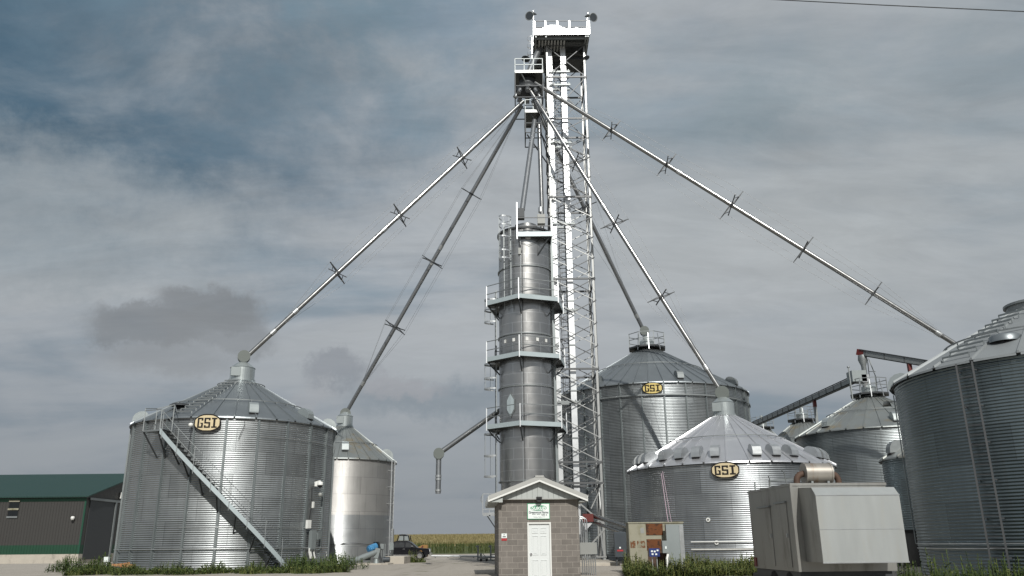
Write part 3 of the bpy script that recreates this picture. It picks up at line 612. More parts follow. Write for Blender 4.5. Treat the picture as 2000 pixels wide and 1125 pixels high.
for (p, q) in sides.values(): b.bar((*p, zmid), (*q, zmid), .08, .12)
b.build('ring_frame', 'towerd', tw, to_)
for i in range(len(lv) - 1):
    z0, z1 = lv[i], lv[i + 1]
    if i == 0: z0 = zmid
    n = max(1, round((z1 - z0) / (1.5 if i < 5 else 3.2)))
    for k, (p, q) in sides.items():
        b = MB(); P_, Q_ = Vector((*p, 0)), Vector((*q, 0)); nn = (Q_ - P_).cross(Vector((0, 0, 1))).normalized() * .03
        for j in range(n):
            a_, c_ = z0 + (z1 - z0) * j / n, z0 + (z1 - z0) * (j + 1) / n
            b.bar(P_ + Vector((0, 0, a_)) + nn, Q_ + Vector((0, 0, c_)) + nn, .045, .05, mi=0)
            b.bar(Q_ + Vector((0, 0, a_)) - nn, P_ + Vector((0, 0, c_)) - nn, .045, .05, mi=1)
        b.build('brace_panel', ['towerd', 'tower' if i < 4 else 'towerd'], tw, to_)
for k, (p, q) in sides.items():      # open bottom bay with its large braces
    b = MB(); P_, Q_ = Vector((*p, 0)), Vector((*q, 0)); Z_ = lambda z: Vector((0, 0, z))
    b.bar(P_ + Z_(zmid), Q_ + Z_(2.6), .09).bar(Q_ + Z_(zmid), Q_ * .72 + P_ * .28 + Z_(3.6), .07).bar(Q_ + Z_(2.4), P_ * .55 + Q_ * .45 + Z_(.75), .09).bar(P_ + Z_(.75), Q_ + Z_(.75), .08)
    b.build('brace_panel', 'tower', tw, to_)
# top platform
PX0, PX1, PY0, PY1 = Xat(1044, 62, 51.0), Xat(1151, 64, 51.0), 51.0, 55.9
b = MB(); b.box(PX0, PX1, PY0, PY1, ZTOP - .02, ZTOP + .03); dk = b.build('top_platform', 'grate', tw, to_)
b = MB(); zz = Zat(1100, 58, 51.0)
b.box(PX0, PX1, PY0 - .03, PY0, ZTOP - .08, zz + .06); b.build('toe_board', 'leg', dk, to_)
b = MB(); b.box(PX0 - .03, PX0, PY0, PY1, ZTOP - .08, ZTOP + .2).box(PX1, PX1 + .03, PY0, PY1, ZTOP - .08, ZTOP + .2).box(PX0, PX1, PY1, PY1 + .03, ZTOP - .08, ZTOP + .2); b.build('toe_board', 'towerd', dk, to_)
b = MB()
for y in (51.3, 52.0, 53.4, 54.9, 55.7): b.box(PX0, PX1, y - .05, y + .05, ZTOP - .26, ZTOP - .03)
for x in (PX0 + .1, TX0, TX1, PX1 - .1): b.box(x - .05, x + .05, PY0 + .05, PY1 - .05, ZTOP - .24, ZTOP - .035)
b.build('deck_beams', 'galvdull', dk, to_)
b = MB()
for i in range(9): b.box(PX0 + .3 + i * .23, PX0 + .42 + i * .23, 51.4, 52.8, ZTOP - .32, ZTOP - .27)
b.build('deck_planks', 'soffit', dk, to_)
hr = 1.1
for (x, y) in [(PX0 + (PX1 - PX0) * f, PY0) for f in (0, .2, .42, .64, 1)] + [(PX0, 53.4), (PX1, 53.4), (PX0, PY1), (PX1, PY1), ((PX0 + PX1) / 2, PY1)]:
    b = MB(); b.bar((x, y, ZTOP), (x, y, ZTOP + hr), .1 if y == PY0 else .05, .05); b.build('rail_post', 'leg', dk, to_)
for hh in (hr, hr * .52):
    b = MB(); pts = [(PX0, PY0), (PX1, PY0), (PX1, PY1), (PX0, PY1)]
    for i in range(4): b.bar((*pts[i], ZTOP + hh), (*pts[(i + 1) % 4], ZTOP + hh), .045)
    b.build('handrail', 'towerd', dk, to_)
# service deck below the top one, seen through the bracing
zs = Zat(1120, 128, 54)
b = MB(); b.box(TX0 + 1.5, TX1 - .05, 53.2, TYb - .05, zs, zs + .05).box(TX0 + .2, TX1 - .1, 53.0, 53.1, zs - .1, zs + .1)
for i in range(12): b.box(TX0 + 1.5, TX1 - .05, 53.0 + i * .14, 53.06 + i * .14, zs + .9 + i * .14, zs + .93 + i * .14)
b.build('service_stair', 'dark', tw, to_)
for z in (lv[6] + .5, lv[6] - .6, lv[5] - 1.9, lv[4] - 2.0, lv[3] - 2.2, lv[2] - 2.2):    # short tie frames holding the casings
    b = MB(); b.box(TX0 + .2, TX0 + 1.75, TY + .12, TY + .2, z, z + .12).box(TX0 + .2, TX0 + 1.75, TY + .8, TY + .88, z, z + .12)
    for i in range(6): b.box(TX0 + .25 + i * .27, TX0 + .33 + i * .27, TY + .1, TY + .12, z + .12, z + .2)
    b.build('casing_tie', 'galvdull', tw, to_)
# caged ladder up the middle of the tower
b = MB(); lx, ly = TX0 + .92, TY + 1.6
for s_ in (-.22, .22): b.bar((lx + s_, ly, .8), (lx + s_, ly, ZTOP), .05)
z = 1.0
while z < ZTOP: b.bar((lx - .22, ly, z), (lx + .22, ly, z), .03); z += .3
ld = b.build('ladder', 'towerd', tw, to_); b = MB(); z = 3.0
while z < ZTOP:
    b.path([(lx + .36 * sin(t), ly - .36 + .36 * cos(t) - .02, z) for t in [pi * 2 * i / 12 for i in range(13)]], .016, 5); z += 1.3
for t in (2, 2.8, 3.5, 4.3): b.bar((lx + .36 * sin(t), ly - .36 + .36 * cos(t), 3), (lx + .36 * sin(t), ly - .36 + .36 * cos(t), ZTOP), .02)
b.build('ladder_cage', 'towerd', ld, to_)
for s_ in (.45, .62, .78):
    MB().bar((TX0 + 1.0 + s_ * .4, TY + .9, 1.0), (TX0 + 1.0 + s_ * .4, TY + .9, lv[5]), .035).build('conduit', 'galvdull', tw, to_)
# ladder with hoops hanging off the left of the top deck
b = MB(); lx, ly = PX0 - .18, 51.9
for s_ in (-.2, .2): b.bar((lx, ly + s_, Zat(1020, 150, 51.5)), (lx, ly + s_, ZTOP + .2), .05)
ld = b.build('ladder', 'galv', tw, to_); b = MB(); z = Zat(1030, 112, 51.5)
while z < ZTOP + .4:
    b.lathe([(.34, -.05), (.34, .05)], 14, a0=pi, a1=2 * pi, c=(lx - .02, ly, z)); z += .62
b.build('ladder_cage', 'leg', ld, to_)
# floodlights
def floodlight(p, aim, r, label, post=None):
    t = thing('floodlight', label, 'floodlight', p, 0, 'floodlights on the tower top'); d = Vector(aim).normalized(); u = d.orthogonal().normalized(); v = d.cross(u)
    prof = [(.03, -.62), (.10, -.60), (.13, -.40), (.30, -.34), (.60, -.15), (.93, 0), (1.0, .02), (.93, .03), (.6, -.11), (.2, -.28)]
    b = MB(); n = 20; vs = []
    for (rr_, zz_) in prof:
        for i in range(n): vs.append(u * rr_ * r * cos(2 * pi * i / n) + v * rr_ * r * sin(2 * pi * i / n) + d * zz_ * r * 1.6)
    b.add(vs, [(j * n + i, j * n + (i + 1) % n, (j + 1) * n + (i + 1) % n, (j + 1) * n + i) for j in range(len(prof) - 1) for i in range(n)], True)
    b.build('lamp_shade', 'galvdull' , t); b = MB(); b.add([u * .85 * r * cos(2 * pi * i / n) + v * .85 * r * sin(2 * pi * i / n) for i in range(n)], [tuple(range(n))]); b.build('lens', 'greytank', t)
    if post is not None: MB().bar(d * -.9 * r, Vector(post) - Vector(p), .05).build('bracket', 'galv', t)
fl = at(1034, 31, 51.0); fr = at(1159, 34, 51.0)
floodlight(fl, (-.35, -.75, -.25), .34, 'round floodlight at the left front corner of the top deck', (PX0, 51, ZTOP + 1.1))
floodlight(fr, (.35, -.75, -.25), .34, 'round floodlight at the right front corner of the top deck', (PX1, 51, ZTOP + 1.1))
floodlight(at(1041, 27, 54), (-.1, .3, -.8), .30, 'round floodlight behind the left corner of the top deck', (PX0, 54, ZTOP + 1.1))
floodlight(at(1149, 31, 54), (.1, .3, -.8), .30, 'round floodlight behind the right corner of the top deck', (PX1, 54, ZTOP + 1.1))
floodlight(at(1027, 115, 51.0), (-.2, -.3, -1), .32, 'shaded floodlight above the left corner of the spout platform', (PX0 - .1, 51.7, Zat(1035, 105, 51.7)))
floodlight(at(1145, 113, 52.0), (.3, -.2, -1), .26, 'small pale floodlight on the right leg of the tower', (TX1, TY, Zat(1143, 108, 52)))
# ------------------------------------------------------------------ bucket elevator
EX0 = TX0 - .02; lw = .37
be = thing('bucket_elevator', 'pair of bright square casings running up inside the lattice tower', 'bucket elevator', (TX0 + .7, TY + .4, .6)); eo = be.location.copy()
lx1 = Xat(1083, 500, TY + .3) - lw / 2; lx2 = Xat(1112, 500, TY + .3) - lw / 2; HZ = ZTOP + .1
for x in (lx1, lx2):
    b = MB(); z = 1.9
    while z < HZ:
        z2 = min(HZ, z + 3.05); b.box(x, x + lw, TY + .25, TY + .7, z, z2 - .02); b.box(x - .025, x + lw + .025, TY + .225, TY + .725, z2 - .04, z2); z = z2
    cs_ = b.build('leg_casing', 'leg', be, eo); z = 4.95
    while z < HZ: MB().box(x - .03, x + lw + .03, TY + .212, TY + .222, z - .06, z + .02).build('flange', 'galvdull', cs_, eo); z += 3.05
b = MB(); b.box(lx1 - .25, lx2 + lw + .25, TY + .15, TY + .8, .65, 1.9).tube((lx1 + .6, TY + .1, 1.2), (lx1 + .6, TY + .02, 1.2), .22); b.build('boot', 'galv', be, eo)
b = MB(); hp = []
xa, xb = PX0 + .25, PX0 + 2.55; zc = ZTOP + .25
prof = [(xa, zc), (xa + .1, zc + .45), (xa + .45, zc + .85), (xa + .95, zc + 1.0), (xa + 1.55, zc + .98), (xb - .25, zc + .75), (xb, zc + .4), (xb, zc)]
b.prism(prof, lambda x, z: Vector((x, TY - .3, z)), lambda x, z: Vector((x, TY + .9, z))); hd = b.build('head_casing', 'leg', be, eo)
b = MB(); b.prism([(xb - .9, zc + .2), (xb + .7, zc + .95), (xb + .85, zc + .55), (xb + .9, zc + .35), (xb - .4, zc - .0)], lambda x, z: Vector((x, TY - .1, z)), lambda x, z: Vector((x, TY + .6, z))); b.build('belt_guard', 'leg', hd, eo)
MB().box(xb + .3, xb + 1.3, TY + .1, TY + .6, zc - .1, zc + .3).build('gear_motor', 'dark', hd, eo)
# discharge pipe to the distributor
DX, DYd = Xat(1030, 172, 51.3), 51.3
b = MB(); b.path([(TX0 - .1, 52.6, Zat(1058, 88, 52.6)), (Xat(1052, 100, 52.2), 52.2, Zat(1052, 100, 52.2)), (Xat(1040, 125, 51.6), 51.6, Zat(1040, 125, 51.6)), (DX, DYd, Zat(1031, 150, 51.3))], .22, 12); b.build('discharge_pipe', 'pipedull', be, eo)
# ------------------------------------------------------------------ distributor and its platforms
zp1 = Zat(1035, 145, 50.6); xl, xr = Xat(1006, 145, 50.3), Xat(1060, 145, 50.3)
dp = thing('distributor_platform', 'railed steel platform hung on the upper left of the tower', 'platform', ((xl + xr) / 2, 51.3, zp1)); do = dp.location.copy()
def frame_platform(par, off, x0, x1, y0, y1, z, rail, drop, nposts=3):
    b = MB(); b.box(x0, x1, y0, y1, z, z + .04); b.build('deck', 'grate', par, off)
    b = MB(); b.box(x0, x1, y0 - .04, y0, z - .08, z + .14).box(x0 - .04, x0, y0, y1, z - .08, z + .14).box(x1, x1 + .04, y0, y1, z - .08, z + .14).box(x0, x1, y1, y1 + .04, z - .08, z + .14); b.build('toe_board', 'tower', par, off)
    b = MB(); P = [(x0, y0), (x1, y0), (x1, y1), (x0, y1)]
    for i in range(4):
        for hh in (rail, rail * .55): b.bar((*P[i], z + hh), (*P[(i + 1) % 4], z + hh), .05)
        for f in [j / nposts for j in range(nposts)]:
            x = P[i][0] + (P[(i + 1) % 4][0] - P[i][0]) * f; y = P[i][1] + (P[(i + 1) % 4][1] - P[i][1]) * f; b.bar((x, y, z), (x, y, z + rail), .05)
    b.build('railing', 'galvdull', par, off)
    b = MB()
    for (x, y) in P: b.bar((x, y, z - drop), (x, y, z), .06)
    for hh in (drop, drop * .55):
        for i in range(4): b.bar((*P[i], z - hh), (*P[(i + 1) % 4], z - hh), .06)
    b.build('hanging_frame', 'dark', par, off)
frame_platform(dp, do, xl, xr, 50.3, 53.4, zp1, 1.08, zp1 - Zat(1004, 190, 50.3))
b = MB(); b.bar((xl + .4, 50.3, zp1), (TX0, TY, lv[5] - .6), .06).bar((xr, 50.4, zp1 - .1), (TX0, TY, zp1 - 1.9), .06); b.build('brace', 'galvdull', dp, do)
zp2 = Zat(1040, 218, 50.8); x2l, x2r = Xat(1026, 218, 50.8), Xat(1057, 218, 50.8)
dp2 = thing('lower_platform', 'small railed platform hanging below the spout distributor', 'platform', ((x2l + x2r) / 2, 51.5, zp2)); do2 = dp2.location.copy()
frame_platform(dp2, do2, x2l, x2r, 50.8, 53.0, zp2, .95, zp2 - Zat(1024, 259, 50.8), 2)
b = MB(); b.bar((x2l + .1, 50.8, zp2 - 1.8), (TX0, TY, zp2 - 3.6), .07).bar((x2l + .3, 50.8, zp2), (TX0, TY, zp2 - 2.2), .07).bar((x2r, 50.8, zp2 - 1.8), (TX0, TY, zp2 - 3.1), .06); b.build('brace', 'dark', dp2, do2)
dz = Zat(1031, 158, 51.3)
di = thing('distributor', 'dark cone-shaped grain distributor from which all the spouts fan out', 'distributor', (DX, DYd, dz))
MB().lathe([(.22, .45), (.25, .2), (.6, .0), (.62, -.4), (.85, -.75), (.85, -.95), (.3, -1.3), (0, -1.3)], 28, sm=False).build('body', 'dark', di)
for i in range(8):
    a = 2 * pi * i / 8; MB().tube(pt(a, .55, -.7), pt(a, .9, -1.35), .16, n=12).build('outlet', 'pipedull', di)
# ------------------------------------------------------------------ spouts
def spout(label, pts, r, trusses, mat='pipe', tl=1.0, disc=None, couple=(), drop=None, rot0=.78, cables=True, name='grain_spout'):
    P0, P1 = Vector(pts[0]), Vector(pts[-1]); o = thing(name, label, 'grain spout', P1, 0, 'spouts fanning out from the distributor'); off = P1
    for a_, b_ in zip(pts[:-1], pts[1:]): MB().tube(a_, b_, r, n=20).build('pipe', mat, o, off)
    d = (P1 - P0).normalized(); L = (P1 - P0).length
    side = d.cross(Vector((0, 0, 1))).normalized(); upv = side.cross(d).normalized()
    for c_ in couple:
        q = P0 + d * L * c_; MB().tube(q, q + d * .35, r + .02, n=20).build('coupling', 'galv', o, off)
    arms = []
    for (f, ln) in trusses:
        q = P0 + d * L * f; tips = []
        t_ = MB()
        for k in range(4):
            a = rot0 + k * pi / 2; v = side * cos(a) + upv * sin(a); tips.append(q + v * ln * 1.2); t_.bar(q + v * r * .5, q + v * ln * 1.2, .055)
        for k in range(4):
            v0 = (tips[k] - q) * .62; v1 = (tips[(k + 1) % 4] - q) * .62
            if k % 2 == 0: t_.bar(q + v0, q + v1, .04)
            else: t_.bar(q + v0 * 1.5, q + v1 * .6, .04)
        t_.tube(q - d * .06, q + d * .06, r + .03, n=16)
        t_.build('cable_truss', 'dark' if mat == 'pipedull' else 'towerd', o, off); arms.append(tips)
    if cables and arms:
        fs = [0.0] + [f for f, _ in trusses] + [min(1, trusses[-1][0] + (1 - trusses[-1][0]) * .72)]
        for k in range(4):
            pth = [P0 + d * L * .01] + [a[k] for a in arms] + [P0 + d * L * fs[-1]]
            b = MB()
            for u_, v_ in zip(pth[:-1], pth[1:]): b.tube(u_, v_, .009, n=4, cap=False)
            b.build('cable', 'wire', o, off)
    if disc:
        rd, wd = disc; q = P1; b = MB(); ax = Vector((-q.x, -q.y, 0)).normalized()
        b.tube(q - ax * wd / 2, q + ax * wd / 2, rd, n=20); b.tube(q - ax * wd * .56, q - ax * wd * .5, rd * 1.06, n=20); b.tube(q + ax * wd * .5, q + ax * wd * .56, rd * 1.06, n=20)
        b.build('elbow_box', 'disc', o, off)
        if drop: MB().tube(q - Vector((0, 0, rd * .8)), q - Vector((0, 0, drop)), r * 1.15, n=16).build('drop_pipe', 'cap', o, off)
    return o
hub = lambda px, py, Y: at(px, py, Y)
c1 = Vector(q1[:3]); y1 = c1.y; d1 = at(471, 697, y1); d1.x = c1.x
S1 = spout('long bright spout sloping down to the left onto the bin with the stair', [hub(1022, 198, 50.9), d1 + Vector((.25, .1, .16))], .135,
    [(.26, .78), (.50, .82), (.72, .80)], couple=(.5, .55, .85, .92), disc=None)
S1l = d1
def disc_on(o, q, rd, wd, drop, r=.15):
    off = o.location.copy(); b = MB(); ax = Vector((-q.x, -q.y, 0)).normalized()
    b.tube(q - ax * wd / 2, q + ax * wd / 2, rd, n=20); b.tube(q - ax * wd * .56, q - ax * wd * .5, rd * 1.07, n=20); b.tube(q + ax * wd * .5, q + ax * wd * .56, rd * 1.07, n=20)
    b.build('elbow_box', 'disc', o, off); b = MB(); b.tube(q - Vector((0, 0, rd * .8)), q - Vector((0, 0, drop)), r * 1.3, r, n=16); b.build('drop_pipe', 'cap', o, off)
disc_on(S1, d1, .33, .42, .62)
y2 = q2[1]; d2 = at(676, 808, y2); d2.x = q2[0]
S2 = spout('dull spout dropping steeply left onto the narrow older bin', [hub(1019, 206, 51.1), d2 + Vector((.12, 0, .2))], .14, [(.283, .9), (.505, .95), (.72, .95)], mat='pipedull', couple=(.45, .5, .9), rot0=.02)
disc_on(S2, d2, .36, .42, .6)
y4 = q4[1]; d4 = at(1403, 768, y4); d4.x = q4[0]
S5 = spout('spout dropping right in front of the tower onto the low pale-roofed bin', [hub(1033, 173, 50.7), d4 + Vector((-.1, 0, .18))], .135, [(.28, .85), (.495, .9), (.73, .85)], couple=(.2, .43, .93), rot0=.5)
disc_on(S5, d4, .38, .42, .66)
S6 = spout('longest spout, running right to the far side of the nearest bin', [hub(1045, 162, 50.9), at(1935, 715, 46.0)], .145, [(.20, .85), (.335, .9), (.485, 1.1), (.64, .95), (.782, .8)], couple=(.06, .36, .9), rot0=.18)
y3 = q3[1]; d3 = at(1257, 647, y3); d3.x = q3[0] - .12
S8 = spout('dull spout passing behind the elevator casings onto the tall railed bin', [hub(1040, 196, 52.4), d3 + Vector((-.12, 0, .2))], .15, [(.45, .9)], mat='pipedull', couple=(.93,), rot0=.25)
disc_on(S8, d3, .34, .5, .85)
S3 = spout('short dull spout dropping almost straight onto the tower dryer', [hub(1044, 236, 51.0), at(1020, 410, 47.6)], .17, [], mat='pipedull', cables=False)
q_ = at(1018, 417, 47.6); MB().box(q_.x - .24, q_.x + .2, 47.3, 47.9, q_.z - .35, q_.z + .25).build('valve_box', 'dark', S3, S3.location.copy())
pS = at(1052, 222, 51.3); pE = at(1063, 740, 51.0)
S4 = spout('vertical spout beside the tower that turns left behind the dryer', [pS, at(1058, 398, 51.2), pE], .15, [], cables=False, couple=(.38,))
o7 = at(857, 886, 47.0)
S7 = spout('low free-hanging spout left of the dryer, ending in mid air over the yard', [pE, o7 + Vector((.2, .1, .16))], .15, [], cables=False)
disc_on(S7, o7, .29, .38, .35)
MB().tube(o7 - Vector((0, 0, .3)), (o7.x, o7.y, Zat(855, 964, 47)), .15, n=18).build('down_pipe', 'pipedull', S7, S7.location.copy())
for z in (Zat(855, 932, 47), Zat(855, 938, 47), Zat(855, 960, 47)): MB().tube((o7.x, o7.y, z), (o7.x, o7.y, z + .12), .175, n=18).build('coupling', 'galv', S7, S7.location.copy())
# ------------------------------------------------------------------ tower dryer
DYc = 47.6; DXc = Xat(1028, 700, DYc); RD = 1.63; ZD0 = .6; ZDT = Zat(1020, 463, DYc)
dr = thing('tower_dryer', 'tall brown-grey cylindrical tower dryer with ringed walkways in front of the lattice tower', 'grain dryer', (DXc, DYc, ZD0)); H = ZDT - ZD0
zl = lambda px, py, dy=0: Zat(px, py, DYc - RD + dy) - ZD0
prof = [(RD + .08, zl(1028, 938)), ]
b = MB(); seams = []
zb0 = zl(1028, 938); b.lathe([(RD, zb0), (RD, H)], 96); b.build('drum', 'dryer', dr)
b = MB(); b.lathe([(RD - .06, 0), (RD - .06, zb0)], 96); b.build('lower_drum', 'dryer', dr)
for z in (zb0, zl(1028, 752), zl(1028, 650), zl(1028, 518), zl(1028, 742) if 0 else zl(1028, 575)):
    MB().lathe([(RD, z - .03), (RD + .07, z - .03), (RD + .07, z + .03), (RD, z + .03)], 96, sm=False).build('band', 'galvdull', dr)
MB().lathe([(RD, H - .05), (RD + .09, H - .05), (RD + .09, H + .07), (RD - .1, H + .1), (.6, H + .35), (0, H + .4)], 64, sm=False).build('top_cover', 'dark', dr)
b = MB(); b.lathe([(.5, H - 1.05), (.62, H - .75), (.66, H - .4), (.66, H + .3)], 40, c=(.12, -RD * .62, 0)); b.lathe([(0, H - 1.12), (.5, H - 1.05)], 40, c=(.12, -RD * .62, 0)); b.build('inlet_hood', 'dryer', dr)
# access door: long hexagon, two leaves
def onr(al, z, d=0): return pt(R_(al), RD + d, z)
zc, zd = zl(996, 767), zl(996, 812); a_c = -35.5
hexp = [(-8.5, .72), (0, 1.0), (8.5, .72), (8.5, .28), (0, 0), (-8.5, .28)]
b = MB(); b.prism(hexp, lambda u, v: onr(a_c + u * 1.18, zd + (zc - zd) * (v * 1.12 - .06), .02), lambda u, v: onr(a_c + u * 1.18, zd + (zc - zd) * (v * 1.12 - .06), .05)); dd = b.build('access_door', 'galvdull', dr, label='pale hexagonal two-leaf access door')
for s_ in (-1, 1):
    hp = [(0, 1.0), (s_ * 8.5, .72), (s_ * 8.5, .28), (0, 0)]; hp = [(u + s_ * .25, v) for u, v in hp]
    b = MB(); b.prism(hp, lambda u, v: onr(a_c + u * .92, zd + (zc - zd) * (v * .94 + .03), .055), lambda u, v: onr(a_c + u * .92, zd + (zc - zd) * (v * .94 + .03), .075)); b.build('door_leaf', 'platelt', dd)
for al in (-50, -27, 1, 23, 45):
    z = zl(1030, 662); b = MB(); b.prism([(-2.8, -.10), (2.8, -.10), (2.8, .10), (-2.8, .10)], lambda u, v: onr(al + u, z + v, .01), lambda u, v: onr(al + u, z + v, .03)); b.build('sight_glass', 'white', dr)
# hexagonal walkways
RO = 2.48; VA = [R_(-10 + 60 * i) for i in range(6)]
def walkway(z, lab=None):
    b = MB(); vs = [pt(a, RO, 0) for a in VA]; ri = RD + .02; N = 48
    inner = [pt(R_(-10) + 2 * pi * i / N, ri, 0) for i in range(N)]
    outer = []
    for i in range(N):
        k = i * 6 // N; f = (i * 6 / N) - k; outer.append(vs[k] * (1 - f) + vs[(k + 1) % 6] * f)
    v = [p + Vector((0, 0, z)) for p in inner + outer] + [p + Vector((0, 0, z + .04)) for p in inner + outer]; f = []
    for i in range(N):
        j = (i + 1) % N; f += [(i, j, N + j, N + i), (2 * N + i, 3 * N + i, 3 * N + j, 2 * N + j)]
    b.add(v, f); wk = b.build('walkway', 'grate', dr, label=lab)
    b = MB()
    for i in range(6):
        p, q = vs[i], vs[(i + 1) % 6]; d = (q - p).normalized(); n_ = Vector((d.y, -d.x, 0)); n_ = n_ if n_.dot(p) > 0 else -n_
        b.hexa([p + Vector((0, 0, z - .10)), q + Vector((0, 0, z - .10)), q + n_ * .03 + Vector((0, 0, z - .10)), p + n_ * .03 + Vector((0, 0, z - .10)), p + Vector((0, 0, z + .16)), q + Vector((0, 0, z + .16)), q + n_ * .03 + Vector((0, 0, z + .16)), p + n_ * .03 + Vector((0, 0, z + .16))])
    b.build('toe_board', 'platelt', wk)
    for i in range(6):
        p = vs[i] * 1.012; b = MB(); b.bar(p + Vector((0, 0, z - .18)), p + Vector((0, 0, z + 1.12)), .055); b.build('rail_post', 'leg', wk)
        a = VA[i]; MB().path([pt(a, RO - .05, z - .1), pt(a, RO - .28, z - .38), pt(a, RD + .04, z - .85)], .04, 6).bar(pt(a, RD, z - .06), pt(a, RO, z - .06), .06).build('bracket', 'dark', wk)
    for hh in (1.1, .58):
        b = MB()
        for i in range(6):
            if i == 4: continue
            b.bar(vs[i] * 1.012 + Vector((0, 0, z + hh)), vs[(i + 1) % 6] * 1.012 + Vector((0, 0, z + hh)), .04)
        b.build('handrail', 'galvdull', wk)
def zdeck(py): return Zat(1013, py, DYc - RO * cos(R_(10))) - ZD0
zw = [zdeck(829), zdeck(693), zdeck(580)]
for z in zw: walkway(z + .06)
# partial top deck
zt_ = Zat(1040, 458, DYc - 1.9) - ZD0; xa, xb = Xat(1010, 455, DYc - 1.9) - DXc, Xat(1077, 460, DYc - 1.9) - DXc
b = MB(); b.box(xa, xb, -1.9, -.3, zt_, zt_ + .04); td = b.build('top_deck', 'grate', dr); b = MB()
b.box(xa, xb, -1.93, -1.9, zt_ - .12, zt_ + .18).box(xb, xb + .03, -1.9, 1.6, zt_ - .12, zt_ + .18); b.build('toe_board', 'platelt', td)
MB().box(xa + 1.0, xb, -.3, 1.6, zt_, zt_ + .04).build('deck_plate', 'grate', td)
for (x, y) in ((xb, -1.9), (xb, 1.6), (xb - .6, 1.6)): MB().bar((x, y, zt_), (x, y, zt_ + 1.1), .05).build('rail_post', 'galv', td)
MB().bar((xa, -1.92, zt_ - .3), (xa, -1.92, zt_ + 2.1), .07).build('rail_post', 'leg', td)
for hh in (1.1, .55): MB().bar((xa, -1.9, zt_ + hh), (xb, -1.9, zt_ + hh), .045).bar((xb, -1.9, zt_ + hh), (xb, 1.6, zt_ + hh), .045).bar((xb, 1.6, zt_ + hh), (xa + 1, 1.9, zt_ + hh), .045).build('handrail', 'towerd', td)
MB().path([(xa + .05, -1.85, zt_ - .1), (xa + .15, -1.75, zt_ - .6), (xa + .3, -1.5, zt_ - 1.3)], .04, 6).build('bracket', 'dark', td); MB().bar((xb - .1, -1.8, zt_ - .1), (xb - 1.0, -1.35, zt_ - 1.4), .07).build('bracket', 'dark', td)
# machinery on top
tp = H + .2
MB().lathe([(.5, 0), (.52, .18), (.3, .3), (.18, .32), (.18, 1.0)], 28, c=(Xat(1022, 440, DYc) - DXc, -.2, zt_ + .1)).build('inlet_pipe', 'galv', dr)
b = MB(); c0 = Vector((Xat(1036, 446, DYc - 1) - DXc, -1.0, Zat(1036, 446, DYc - 1) - ZD0)); b.tube(c0 - Vector((.2, 0, -.02)), c0 + Vector((.22, 0, -.06)), .15, n=16).tube(c0 - Vector((.28, 0, -.02)), c0 - Vector((.2, 0, -.02)), .09); b.build('motor', 'teal', dr)
MB().box(c0.x - 1.0, c0.x - .2, -1.2, -.6, c0.z - .2, c0.z).tube((c0.x - .7, -.9, c0.z), (c0.x - .7, -.9, c0.z + .25), .25).build('gearbox', 'dark', dr)
MB().box(Xat(1057, 420, DYc + 2) - DXc - .25, Xat(1057, 420, DYc + 2) - DXc + .25, 2.0, 2.4, Zat(1057, 436, DYc + 2) - ZD0, Zat(1057, 418, DYc + 2) - ZD0).build('transition', 'boxgrey', dr)
# ladders: upper front-left with hoops, lower ones stepping down the left side
def caged(al, z0, z1, r0, hoops, ww=.5):
    a = R_(al); t = Vector((cos(a), sin(a), 0)); nn = Vector((sin(a), -cos(a), 0)); b = MB()
    for s_ in (-1, 1): b.bar(pt(a, r0, z0) + t * s_ * ww / 2, pt(a, r0, z1) + t * s_ * ww / 2, .045)
    z = z0 + .15
    while z < z1: b.bar(pt(a, r0, z) - t * ww / 2, pt(a, r0, z) + t * ww / 2, .025); z += .3
    L_ = b.build('ladder', 'galvdull', dr)
    for z in hoops:
        b = MB(); pr = [pt(a, r0, z) + t * (.37 * cos(q)) + nn * (.08 + .62 * sin(q)) for q in [pi * i / 12 for i in range(13)]]
        for u_, v_ in zip(pr[:-1], pr[1:]): b.bar(u_, v_, .015, .09)
        b.build('cage_hoop', 'galv', L_)
    if hoops:
        b = MB()
        for q in (.35, 1.1, 2.0, 2.8): c0 = t * (.37 * cos(q)) + nn * (.08 + .62 * sin(q)); b.bar(pt(a, r0, min(hoops)) + c0, pt(a, r0, max(hoops)) + c0, .02)
        b.build('cage_bars', 'galvdull', L_)
zz = lambda py: Zat(998, py, DYc - 1.8) - ZD0
caged(-36, zz(600), zz(425), RD + .2, [zz(y) for y in (505, 490, 463, 440, 424)])
caged(-80, zw[1], zw[2] + 1.0, RD + .22, [zl(955, y, 1.6) for y in (633, 610, 590)], .42)
caged(-80, zw[0], zw[1] + 1.0, RD + .22, [zl(955, y, 1.6) for y in (762, 742, 715)], .42)
caged(-80, .9, zw[0] + 1.0, RD + .22, [zl(955, y, 1.6) for y in (892, 932, 850)], .42)
for al in (-10,): MB().path([onr(al, .5, .04), onr(al, H * .5, .04), onr(al, H - .4, .04)], .03, 6).build('conduit', 'galv', dr)
MB().path([onr(-6, H - .9, .05), onr(-7, H * .7, .04), onr(-6.5, H * .4, .04), onr(-7, .5, .04)], .014, 5).build('cable', 'dark', dr)
MB().path([onr(-10, H - 1.0, .06), onr(8, H - 1.15, .1), onr(24, H - .95, .1), onr(35, H - .55, .1)], .014, 5).build('cable', 'dark', dr)
b = MB(); b.box(-.42, -.25, -RD - .1, -RD + .1, H - 1.75, H - 1.35); b.build('junction_box', 'boxgrey', dr)
# gas and cable risers behind the dryer's right edge
for (al, r) in ((78, .05), (84, .03), (70, .03)): MB().bar(onr(al, .5, .09), onr(al, H - .4, .09), r * 2).build('conduit', 'stiff', dr)
